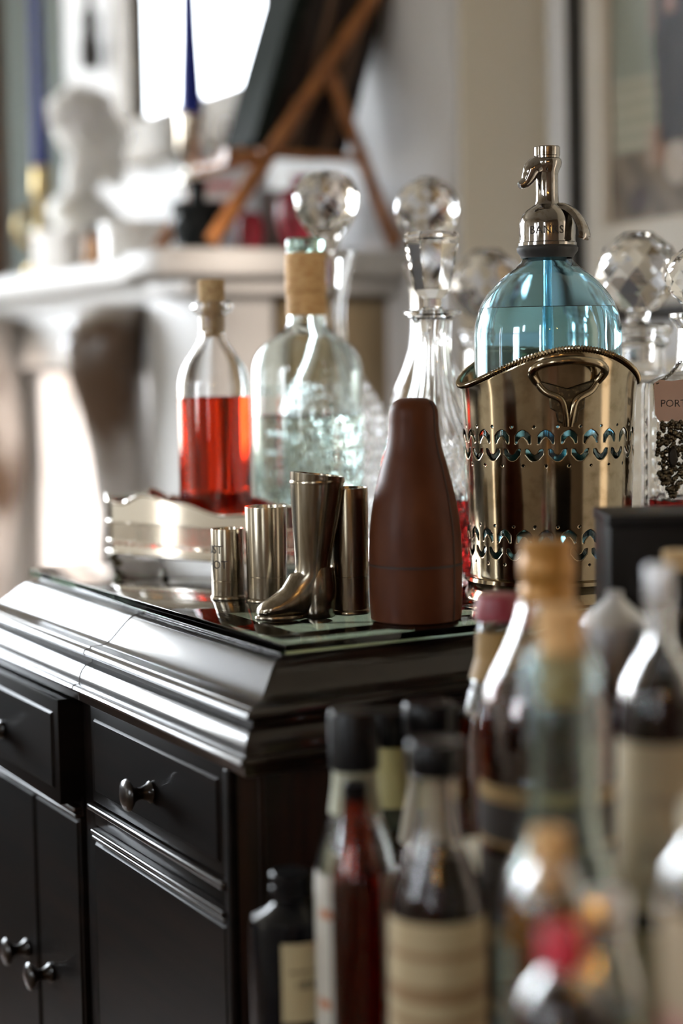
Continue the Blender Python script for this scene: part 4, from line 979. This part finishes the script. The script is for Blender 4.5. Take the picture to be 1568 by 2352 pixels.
# tall one behind the gin bottle, pear shaped brilliant cut stopper
p = curve_prof([(0.038, 0), (0.0405, 0.006), (0.050, 0.07), (0.0515, 0.10), (0.046, 0.130), (0.030, 0.158), (0.0185, 0.180), (0.0155, 0.200), (0.0165, 0.226), (0.0215, 0.248), (0.0275, 0.268)], 5)
dm = diamonds(26, 0.035, 0.02, 0.150, 0.022)
decanter('tall cut crystal decanter with pear shaped stopper behind the gin bottle', 0.281, 0.4505, dense(p), M['crystal'],
         [(0.0075, 0.266), (0.0095, 0.2705), (0.0150, 0.2810), (0.0215, 0.2910), (0.0270, 0.3000), (0.0298, 0.3090), (0.0296, 0.3180), (0.0262, 0.3270), (0.0200, 0.3345), (0.0110, 0.3385)], 16,
         mod=dm, segs=156, plug=[(0, 0.235), (0.011, 0.236), (0.013, 0.262), (0.0085, 0.2675), (0.0070, 0.269)], smooth=20)
# globe stopper behind the tapered one
p = curve_prof([(0.034, 0), (0.0360, 0.006), (0.038, 0.06), (0.038, 0.10), (0.034, 0.135), (0.022, 0.165), (0.0160, 0.185), (0.0150, 0.215), (0.0165, 0.235), (0.023, 0.2560)], 5)
decanter('cut crystal decanter with round globe stopper behind the tapered stopper', 0.351, 0.393, dense(p), M['crystal'],
         [(0.0075, 0.2590), (0.0100, 0.2670), (0.0170, 0.2780)]+ball(0.3020, 0.0292, 7, -0.55, 0.98), 14,
         mod=diamonds(22, 0.04, 0.02, 0.13, 0.024), segs=132, plug=[(0, 0.225), (0.012, 0.226), (0.014, 0.2530), (0.0085, 0.2580), (0.0072, 0.2600)], smooth=20)
# fluted neck, hexagonal tapered stopper
p = [(0.036, 0), (0.0385, 0.004), (0.0395, 0.012)]+curve_prof([(0.0395, 0.012), (0.042, 0.065), (0.0415, 0.093), (0.035, 0.112), (0.025, 0.130), (0.0180, 0.150), (0.0148, 0.170), (0.0140, 0.185), (0.0146, 0.199), (0.0160, 0.2015)], 6)[1:]+[(0.0162, 0.2020), (0.0200, 0.2030), (0.0222, 0.2045), (0.0224, 0.2065), (0.0215, 0.2078), (0.0180, 0.2078)]
hx = thing('decanter', 'fluted neck crystal decanter with tapered eight sided stopper behind the leather case', 'decanter', (0.2318, 0.1963, ZG), radians(10), 'cut glass decanters on the cabinet')
fl_ = flutes(22, 0.05, 0.105, 0.190)
fm = lambda r, z, a: fl_(r, z, a) if z > 0.105 else diamonds(18, 0.035, 0.015, 0.100, 0.026)(r, z, a)
lathe('decanter_body', shell_prof(dense(p), 0.0038, 0.010), M['crystal'], hx, 176, fm, 20)
lathe('port_wine', liquid_prof(p, 0.0043, 0.064, 0.010), M['port'], hx, 64)
def octa(name, rows, m, parent, n=8):
    v = [(r*cos(2*pi*(i+0.5)/n), r*sin(2*pi*(i+0.5)/n), z) for r, z in rows for i in range(n)]
    f = [(k*n+i, k*n+(i+1) % n, (k+1)*n+(i+1) % n, (k+1)*n+i) for k in range(len(rows)-1) for i in range(n)]
    f += [tuple(reversed(range(n))), tuple(range((len(rows)-1)*n, len(rows)*n))]
    return pyd(name, v, f, m, parent, None)
st = octa('stopper', [(0.0075, 0.2095), (0.0078, 0.2165), (0.0148, 0.2230), (0.0226, 0.2615), (0.0222, 0.2640), (0.0195, 0.2662)], M['crystal'], hx)
lathe('stopper_plug', [(0, 0.180), (0.0085, 0.181), (0.0105, 0.205), (0.0078, 0.2100), (0, 0.2100)], M['crystal'], st, 24)
# two ring-necked decanters with big faceted ball stoppers
rn = [(0.040, 0), (0.0425, 0.004), (0.044, 0.02), (0.044, 0.10), (0.0425, 0.120), (0.038, 0.134), (0.033, 0.142), (0.0290, 0.147), (0.0305, 0.150), (0.0290, 0.153), (0.0240, 0.156), (0.0222, 0.1600), (0.0218, 0.1760), (0.0240, 0.1790), (0.0265, 0.1810), (0.0245, 0.1835), (0.0235, 0.1860), (0.0275, 0.1895), (0.0285, 0.1930), (0.0270, 0.1960), (0.0200, 0.1965)]
def ringdec(lab, x, y, s, rz):
    q = [(r*s if r > 0.026 or True else r, z) for r, z in rn]
    return decanter(lab, x, y, dense(q, 0.003), M['crystal'], [(0.0090, 0.1990), (0.0100, 0.2060)]+ball(0.2380, 0.0342, 5, -0.86, 0.94), 10,
                    mod=diamonds(16, 0.03, 0.01, 0.125, 0.03), segs=112, plug=[(0, 0.165), (0.012, 0.166), (0.0145, 0.1940), (0.0095, 0.1975), (0.0086, 0.2000)], smooth=20, rz=rz, th=0.005)
ringdec('ring necked decanter with faceted ball stopper at the left of the siphon', 0.4330, 0.4215, 0.95, 0.2)
ringdec('ring necked decanter with faceted ball stopper at the right of the siphon', 0.4258, 0.1920, 1.0, 0.05)
# square decanter of port with silver tag, at the right edge
sq = thing('square_decanter', 'square cut crystal decanter of dark red port wearing a silver PORT tag', 'decanter', (0.3645, 0.0501, ZG), radians(-34))
qp = [(0.0365, 0), (0.0378, 0.003), (0.0380, 0.01), (0.0380, 0.146), (0.0370, 0.151), (0.0280, 0.155), (0.0180, 0.159), (0.0140, 0.165), (0.0130, 0.190), (0.0190, 0.198), (0.0190, 0.201), (0.012, 0.2015)]
def chamf(r, z, a):
    k = 1.0 if z < 0.151 else max(0.0, 1-(z-0.151)/0.010)
    c, s = abs(cos(a)), abs(sin(a)); sqr = min(1/max(c, s), 1.30/(c+s))
    return r*(1-k+k*sqr)
def corner_cut(r, z, a):
    rr = chamf(r, z, a)
    aq = (a+1e-6) % (pi/2)
    if 0.008 < z < 0.13 and abs(aq-pi/4) < 0.19: rr *= 1-0.035*max(0, 1-abs(((z/0.0115+aq*1.6) % 1)-0.5)*2.6)
    return rr
lathe('decanter_body', shell_prof(dense(qp, 0.0028), 0.004, 0.010), M['crystal'], sq, 160, corner_cut, 18)
lathe('port_wine', liquid_prof(qp, 0.0048, 0.0660, 0.010), M['port'], sq, 96, chamf)
facet('stopper', [(0.0085, 0.202), (0.0095, 0.208)]+ball(0.2280, 0.0225, 5, -0.86, 0.95), 10, M['crystal'], sq)
# the tag hangs on its front face
tg = thing('decanter_tag', 'silver PORT tag on a chain hanging round the square decanter', 'tag', (0.3645, 0.0501, ZG), radians(-34))
def tagshape(name, pts, y0_, y1_, m, parent):
    n = len(pts); v = [(x, y0_, z) for x, z in pts]+[(x*0.93+0.07*sum(p[0] for p in pts)/n, y1_, z) for x, z in pts]
    f = [tuple(range(n)), tuple(reversed(range(n, 2*n)))]+[(i, n+i, n+(i+1) % n, (i+1) % n) for i in range(n)]
    o = pyd(name, v, f, m, parent, 30)
    bm = bmesh.new(); bm.from_mesh(o.data); bmesh.ops.recalc_face_normals(bm, faces=bm.faces); bm.to_mesh(o.data); bm.free(); return o
TXC, TZ = -0.0215, 0.1395
pts = [(TXC-0.0128, TZ+0.0120), (TXC-0.009, TZ+0.0145), (TXC, TZ+0.0135), (TXC+0.009, TZ+0.0145), (TXC+0.0128, TZ+0.0120), (TXC+0.0122, TZ-0.010), (TXC+0.0090, TZ-0.0150), (TXC-0.0090, TZ-0.0150), (TXC-0.0122, TZ-0.010)]
pl = tagshape('plate', pts, -0.0384, -0.0410, M['brightsilver'], tg)
me = text_mesh('PORT', 0.0072, 0.0003, 1.0); me.materials.clear()
for q in me.vertices: q.co = (TXC+0.0015+q.co.x, -0.0412-q.co.z, TZ-0.0025+q.co.y)
link('lettering', me, M['engrave'], pl, 30)
bm = bmesh.new()
random.seed(3)
for i in range(220):
    z = random.uniform(-0.0680, -0.0140)+TZ; k = (TZ-0.0140-z)/0.054
    wdt = 0.0112*sqrt(max(0.03, sin(pi*min(1, k*0.8+0.14)))) if k < 0.75 else 0.0090*(1-k)/0.25+0.001
    x = TXC+0.0010+random.uniform(-wdt, wdt)
    g = bmesh.ops.create_icosphere(bm, subdivisions=1, radius=random.uniform(0.0014, 0.0024))
    bmesh.ops.translate(bm, verts=g['verts'], vec=(x, -0.0402-random.uniform(0, 0.0016), z))
me = bpy.data.meshes.new('grape_pendant'); bm.to_mesh(me); bm.free(); gpd = link('grape_pendant', me, M['darkmetal'], tg, 60)
boss = lathe('oval_boss', [(0.0042, 0), (0.0042, 0.001), (0.003, 0.003), (0, 0.0038)], M['engrave'], gpd, 24)
boss.matrix_local = Matrix.Translation((TXC+0.001, -0.0420, TZ-0.040)) @ Matrix.Rotation(pi/2, 4, 'X') @ Matrix.Diagonal((0.8, 1.9, 1, 1))
for s, sgn in ((0, -1), (1, 1)):
    a_ = Vector((TXC+sgn*0.0098, -0.0404, TZ+0.0120)); b_ = Vector((sgn*0.015, -0.0120, 0.1680))
    if sgn < 0: b_ = Vector((-0.0110, -0.0120, 0.1680))
    n = 9
    for i in range(n):
        c_ = a_+(b_-a_)*(i+0.3)/n-Vector((0, 0, 0.0025*sin(pi*i/n)))
        ln = tube('chain_link', [(0.0020*cos(k*pi/6), 0.0012*sin(k*pi/6), 0) for k in range(12)], 0.0005, M['darkmetal'], tg, 6, True)
        ln.matrix_local = Matrix.Translation(c_) @ (b_-a_).to_track_quat('X', 'Z').to_matrix().to_4x4() @ Matrix.Rotation((i % 2)*pi/2, 4, 'X')

# ================================================================== FOREGROUND DRINKS TABLE
ZD = 0.690
dt = thing('drinks_table', 'low walnut side table carrying the crowd of bottles', 'table', (0.0, 0.0, 0), 0)
boxes('table_top', [(-0.165, 0.27, -0.52, -0.062, ZD-0.022, ZD)], M['tabletop'], dt, 0.004)
for y in (-0.505, -0.092): boxes('apron', [(-0.14, 0.245, y, y+0.015, ZD-0.085, ZD-0.022)], M['tabletop'], dt, 0.002)
for x in (-0.150, 0.225):
    for y in (-0.508, -0.104): boxes('leg', [(x, x+0.03, y, y+0.03, 0, ZD-0.0225)], M['tabletop'], dt, 0.003)
def bottle(lab, x, y, zs, glass, liq=None, level=None, cap=None, capmat=None, th=0.0022, labels=(), n=44, cat='bottle', mod=None, caplab=None, ribs=0):
    """zs: outer profile as (r, absolute z); base stands on the drinks table"""
    t = thing('bottle', lab, cat, (x, y, ZD), 0, 'bottles on the drinks table')
    pr = [(r, z-ZD) for r, z in zs]
    pr = [(max(pr[0][0]-0.001, 0.002), 0.0), (pr[0][0], 0.002)] + pr
    lathe('glass', shell_prof(pr, th, 0.006), glass, t, n, mod)
    if liq: lathe('liquid', liquid_prof(pr, th, level-ZD, 0.006), liq, t, n, mod)
    if cap:
        md = (lambda r, z, a: r*(1+0.035*(1 if sin(ribs*a) > 0 else -1))) if ribs else None
        lathe('cap', [(0, cap[0][1]-ZD)]+[(r, z-ZD) for r, z in cap]+[(0, cap[-1][1]-ZD)], capmat, t, n if not ribs else ribs*4, md)
    for (z0, z1, a0, a1, fn) in labels:
        ac = cam_angle(x, y)
        wrap_label('paper_label', lambda z: rad_at(pr, z), z0-ZD, z1-ZD, ac+a0, ac+a1, fn, t)
    return t
def bars(base, ink, rows, dens=0.6):
    rnd = random.Random(len(rows)*13+int(base[0]*100))
    seg = [[rnd.random() < dens for _ in range(26)] for _ in rows]
    def fn(u, v):
        for k, (a_, b_) in enumerate(rows):
            if a_ < v < b_ and 0.1 < u < 0.9 and seg[k][int(u*25.9)]: return ink
        return base
    return fn
CREAM = (0.60, 0.50, 0.33); INK = (0.10, 0.06, 0.04); PALE = (0.72, 0.70, 0.60)
# black square-shouldered bottle low at the left
bottle('squat black bottle with cream label at the lower left of the crowd', -0.0588, -0.1157, [(0.0225, 0.700), (0.0225, 0.768), (0.0215, 0.7735), (0.014, 0.7775), (0.0098, 0.7810), (0.0096, 0.7850)], M['blackglass'],
       cap=[(0.0102, 0.7850), (0.0110, 0.7855), (0.0110, 0.7900), (0.0104, 0.7905), (0.0110, 0.7910), (0.0110, 0.7970), (0.0100, 0.7980)], capmat=M['blackcap'],
       labels=[(0.722, 0.765, -0.25, 0.9, bars((0.62, 0.52, 0.30), (0.12, 0.10, 0.05), [(0.42, 0.52), (0.62, 0.66)], 0.5))])
# tall pale bottle with black cap
bottle('pale labelled bottle with tall black cap left of the red sauce bottle', -0.0380, -0.1510, [(0.0218, 0.700), (0.0218, 0.795), (0.0212, 0.8080), (0.0175, 0.822), (0.0135, 0.836), (0.0115, 0.850), (0.0112, 0.8590)], M['glass'], M['gin'], 0.83,
       cap=[(0.0124, 0.8590), (0.0132, 0.8600), (0.0132, 0.8880), (0.0125, 0.8900)], capmat=M['blackcap'],
       labels=[(0.702, 0.8060, -2.2, 2.2, bars((0.66, 0.62, 0.54), (0.55, 0.22, 0.10), [(0.30, 0.36), (0.55, 0.62), (0.78, 0.82)], 0.5)), (0.836, 0.8585, -3.1, 3.1, lambda u, v: (0.50, 0.50, 0.36))])
bottle('olive labelled bottle with black cap behind the pale bottle', 0.0147, -0.0986, [(0.0205, 0.700), (0.0205, 0.800), (0.0150, 0.825), (0.0112, 0.840), (0.0108, 0.8560)], M['green'], M['amber'], 0.80,
       cap=[(0.0140, 0.8560), (0.0147, 0.8570), (0.0147, 0.8735), (0.0140, 0.8750)], capmat=M['blackcap'],
       labels=[(0.705, 0.790, -1.9, 1.9, lambda u, v: (0.52, 0.46, 0.22)), (0.822, 0.8555, -3.1, 3.1, lambda u, v: (0.52, 0.47, 0.20))])
# red-brown sauce bottle
bottle('slim red brown sauce bottle with small black cap', -0.0643, -0.1978, [(0.0128, 0.700), (0.0128, 0.8100), (0.0122, 0.8190), (0.0095, 0.8280), (0.0074, 0.8350), (0.0068, 0.8500), (0.0066, 0.8565)], M['redglass'], M['redbrown'], 0.812,
       cap=[(0.0064, 0.8565), (0.0066, 0.8570), (0.0066, 0.8645), (0.0060, 0.8652)], capmat=M['blackcap'], th=0.0016)
# dark purple bitters bottle
bottle('dark purple bitters bottle with striped cream label and black cap', -0.0499, -0.2497, [(0.0228, 0.700), (0.0228, 0.8110), (0.0220, 0.8200), (0.0185, 0.8320), (0.0145, 0.8420), (0.0118, 0.8520), (0.0110, 0.8600), (0.0108, 0.8775)], M['glass'], M['purple'], 0.8400,
       cap=[(0.0128, 0.8775), (0.0133, 0.8785), (0.0133, 0.8925), (0.0126, 0.8938)], capmat=M['blackcap'],
       labels=[(0.700, 0.8120, -2.0, 2.0, lambda u, v: (0.36, 0.22, 0.10) if (0.34 < v < 0.40 or 0.56 < v < 0.59 or 0.66 < v < 0.73 or 0.84 < v < 0.87 or ((u-0.5)**2*6+(v-0.18)**2*9 < 0.03)) else (0.60, 0.47, 0.27))])
bottle('clear bottle with black cap hidden behind the bitters bottle', 0.0060, -0.1550, [(0.0190, 0.700), (0.0190, 0.800), (0.0150, 0.826), (0.0112, 0.845), (0.0108, 0.8735)], M['glass'], M['amber'], 0.80,
       cap=[(0.0135, 0.8735), (0.0141, 0.8745), (0.0141, 0.8885), (0.0134, 0.8898)], capmat=M['blackcap'],
       labels=[(0.705, 0.79, -1.9, 1.9, lambda u, v: (0.58, 0.47, 0.28)), (0.815, 0.868, -3.1, 3.1, lambda u, v: (0.60, 0.50, 0.34))])
bottle('little bottle with red screw cap between the sauce and bitters bottles', -0.0165, -0.1930, [(0.0130, 0.700), (0.0130, 0.765), (0.0100, 0.778), (0.0070, 0.784), (0.0068, 0.7935)], M['glass'], M['redbrown'], 0.77,
       cap=[(0.0074, 0.7935), (0.0078, 0.7940), (0.0078, 0.8080), (0.0072, 0.8090)], capmat=M['redcap'])
bottle('little clear bottle with cream cap right of the bitters bottle', -0.0040, -0.2160, [(0.0110, 0.700), (0.0110, 0.786), (0.0090, 0.800), (0.0062, 0.806), (0.0060, 0.8160)], M['glass'], M['amber'], 0.79,
       cap=[(0.0068, 0.8160), (0.0072, 0.8165), (0.0072, 0.8300), (0.0066, 0.8310)], capmat=M['creamcap'])
# maroon waxed bottle, big red-brown bottle with ribbed gold capsule
bottle('amber bottle with maroon waxed top beside the gold capped bottle', 0.0680, -0.1300, [(0.0240, 0.700), (0.0240, 0.860), (0.0215, 0.876), (0.0165, 0.892), (0.0128, 0.905), (0.0120, 0.9265)], M['glass'], M['redbrown'], 0.87,
       cap=[(0.0122, 0.9255), (0.0130, 0.9262), (0.0133, 0.9300), (0.0120, 0.9385), (0.0105, 0.9400)], capmat=M['maroon'],
       labels=[(0.893, 0.9195, -3.1, 3.1, lambda u, v: (0.42, 0.24, 0.06))])
bottle('large red brown spirit bottle with ribbed gold capsule', 0.0236, -0.2380, [(0.0342, 0.700), (0.0342, 0.8900), (0.0336, 0.9030), (0.0300, 0.9140), (0.0245, 0.9250), (0.0195, 0.9350), (0.0158, 0.9450), (0.0140, 0.9530)], M['glass'], M['redbrown'], 0.9150,
       cap=[(0.0128, 0.9500), (0.0133, 0.9525), (0.0136, 0.9590), (0.0125, 0.9610), (0.0136, 0.9640), (0.0140, 0.9690), (0.0136, 0.9735), (0.0126, 0.9755), (0.0132, 0.9780), (0.0130, 0.9815), (0.0115, 0.9828)], capmat=M['capsule'],
       labels=[(0.835, 0.8650, -1.6, 1.6, lambda u, v: (0.42, 0.27, 0.10) if v > 0.72 or v < 0.1 else (0.030, 0.022, 0.018)), (0.715, 0.830, -1.6, 1.6, bars((0.05, 0.04, 0.03), (0.40, 0.28, 0.12), [(0.3, 0.36), (0.6, 0.7)]))])
# teal bottle with a long neck and cork, nearest
bottle('smoky teal long necked bottle with flat topped cork', -0.0538, -0.3546, [(0.0272, 0.700), (0.0272, 0.8400), (0.0258, 0.8500), (0.0225, 0.8600), (0.0180, 0.8710), (0.0156, 0.8830), (0.0150, 0.9150), (0.0146, 0.9370), (0.0162, 0.9385), (0.0166, 0.9420), (0.0162, 0.9450), (0.0150, 0.9460), (0.0148, 0.9520)], M['teal'], M['gin'], 0.83,
       cap=[(0.0088, 0.9300), (0.0096, 0.9520), (0.0096, 0.9612), (0.0106, 0.9616), (0.0106, 0.9690), (0.0100, 0.9697)], capmat=M['corkold'], th=0.0026)
bottle('small corked bottle of amber spirit in front of the teal bottle', -0.0978, -0.4066, [(0.0150, 0.700), (0.0150, 0.8650), (0.0142, 0.8705), (0.0110, 0.8760), (0.0084, 0.8800), (0.0078, 0.8835)], M['glass'], M['amber'], 0.868,
       cap=[(0.0058, 0.8700), (0.0064, 0.8836), (0.0064, 0.8870), (0.0072, 0.8872), (0.0072, 0.8940), (0.0066, 0.8948)], capmat=M['corkold'], th=0.0018)
bottle('tiny dark bottle with bright red cap at the bottom of the crowd', -0.1244, -0.4511, [(0.0170, 0.700), (0.0170, 0.8400), (0.0160, 0.8470), (0.0125, 0.8530), (0.0092, 0.8570), (0.0082, 0.8610)], M['glass'], M['purple'], 0.8450,
       cap=[(0.0078, 0.8605), (0.0082, 0.8610), (0.0082, 0.8735), (0.0076, 0.8745)], capmat=M['redcap'], th=0.0018)
bottle('clear bottle with clear grey stopper right of the small corked bottle', -0.0690, -0.4040, [(0.0140, 0.700), (0.0140, 0.8250), (0.0120, 0.8350), (0.0090, 0.8430), (0.0082, 0.8500)], M['glass'], M['gin'], 0.82,
       cap=[(0.0084, 0.8500), (0.0090, 0.8508), (0.0090, 0.8640), (0.0084, 0.8650)], capmat=M['greycap'],
       labels=[(0.71, 0.815, -1.8, 1.8, lambda u, v: (0.50, 0.42, 0.26))])
bottle('round shouldered dark bottle with ribbed grey cap and beige label', 0.0110, -0.3390, [(0.0185, 0.700), (0.0185, 0.9080), (0.0180, 0.9200), (0.0155, 0.9305), (0.0110, 0.9390), (0.0070, 0.9450), (0.0058, 0.9500), (0.0055, 0.9720)], M['glass'], M['purple'], 0.9230,
       cap=[(0.0058, 0.9650), (0.0062, 0.9655), (0.0062, 0.9800), (0.0056, 0.9812)], capmat=M['greycap'], ribs=22,
       labels=[(0.8300, 0.9050, -2.2, 2.2, bars((0.55, 0.44, 0.28), (0.42, 0.33, 0.22), [(0.3, 0.4), (0.62, 0.7)], 0.5)), (0.708, 0.822, -2.2, 2.2, lambda u, v: (0.44, 0.36, 0.20))])
bottle('dark bottle with tan cork at the right edge', 0.1010, -0.2450, [(0.0210, 0.700), (0.0210, 0.900), (0.0180, 0.920), (0.0110, 0.938), (0.0088, 0.950), (0.0086, 0.9630)], M['blackglass'],
       cap=[(0.0078, 0.9600), (0.0082, 0.9636), (0.0084, 0.9720), (0.0078, 0.9728)], capmat=M['cork'])
bottle('clear bottle with pink and orange label at the bottom right corner', -0.0760, -0.4700, [(0.0160, 0.700), (0.0160, 0.8850), (0.0140, 0.8930), (0.0090, 0.9000), (0.0070, 0.9040), (0.0068, 0.9080)], M['glass'], M['amber'], 0.88,
       cap=[(0.0072, 0.9060), (0.0076, 0.9065), (0.0076, 0.9150), (0.0070, 0.9158)], capmat=M['creamcap'],
       labels=[(0.705, 0.8800, -2.2, 2.2, lambda u, v: (0.70, 0.22, 0.07) if v < 0.66 and u > 0.40 else ((0.74, 0.42, 0.36) if v < 0.80 else (0.62, 0.50, 0.34)))])
# pewter lidded goblet and black carton
gb_ = thing('lidded_goblet', 'dull grey pewter goblet with sloping lid behind the teal bottle', 'goblet', (0.0830, -0.2150, ZD))
lathe('bowl', [(0, 0.0), (0.020, 0.0), (0.020, 0.004), (0.006, 0.012), (0.0045, 0.06), (0.0045, 0.195), (0.008, 0.206), (0.0130, 0.224), (0.0160, 0.2405), (0, 0.2405)], M['greycap'], gb_, 40)
lathe('lid', [(0.0168, 0.2405), (0.0170, 0.2435), (0.0140, 0.2480), (0.0080, 0.2530), (0.004, 0.2570), (0.0045, 0.2600), (0, 0.2610)], M['greycap'], gb_, 40)
bx_ = thing('bottle_carton', 'tall matt black bottle carton standing at the right edge', 'carton', (0.1760, -0.1330, ZD), radians(-29))
boxes('carton', [(-0.030, 0.030, -0.030, 0.030, 0, 0.284)], M['blackbox'], bx_, 0.001)
boxes('lid', [(-0.031, 0.031, -0.031, 0.031, 0.2842, 0.2910)], M['blackbox'], bx_, 0.001)
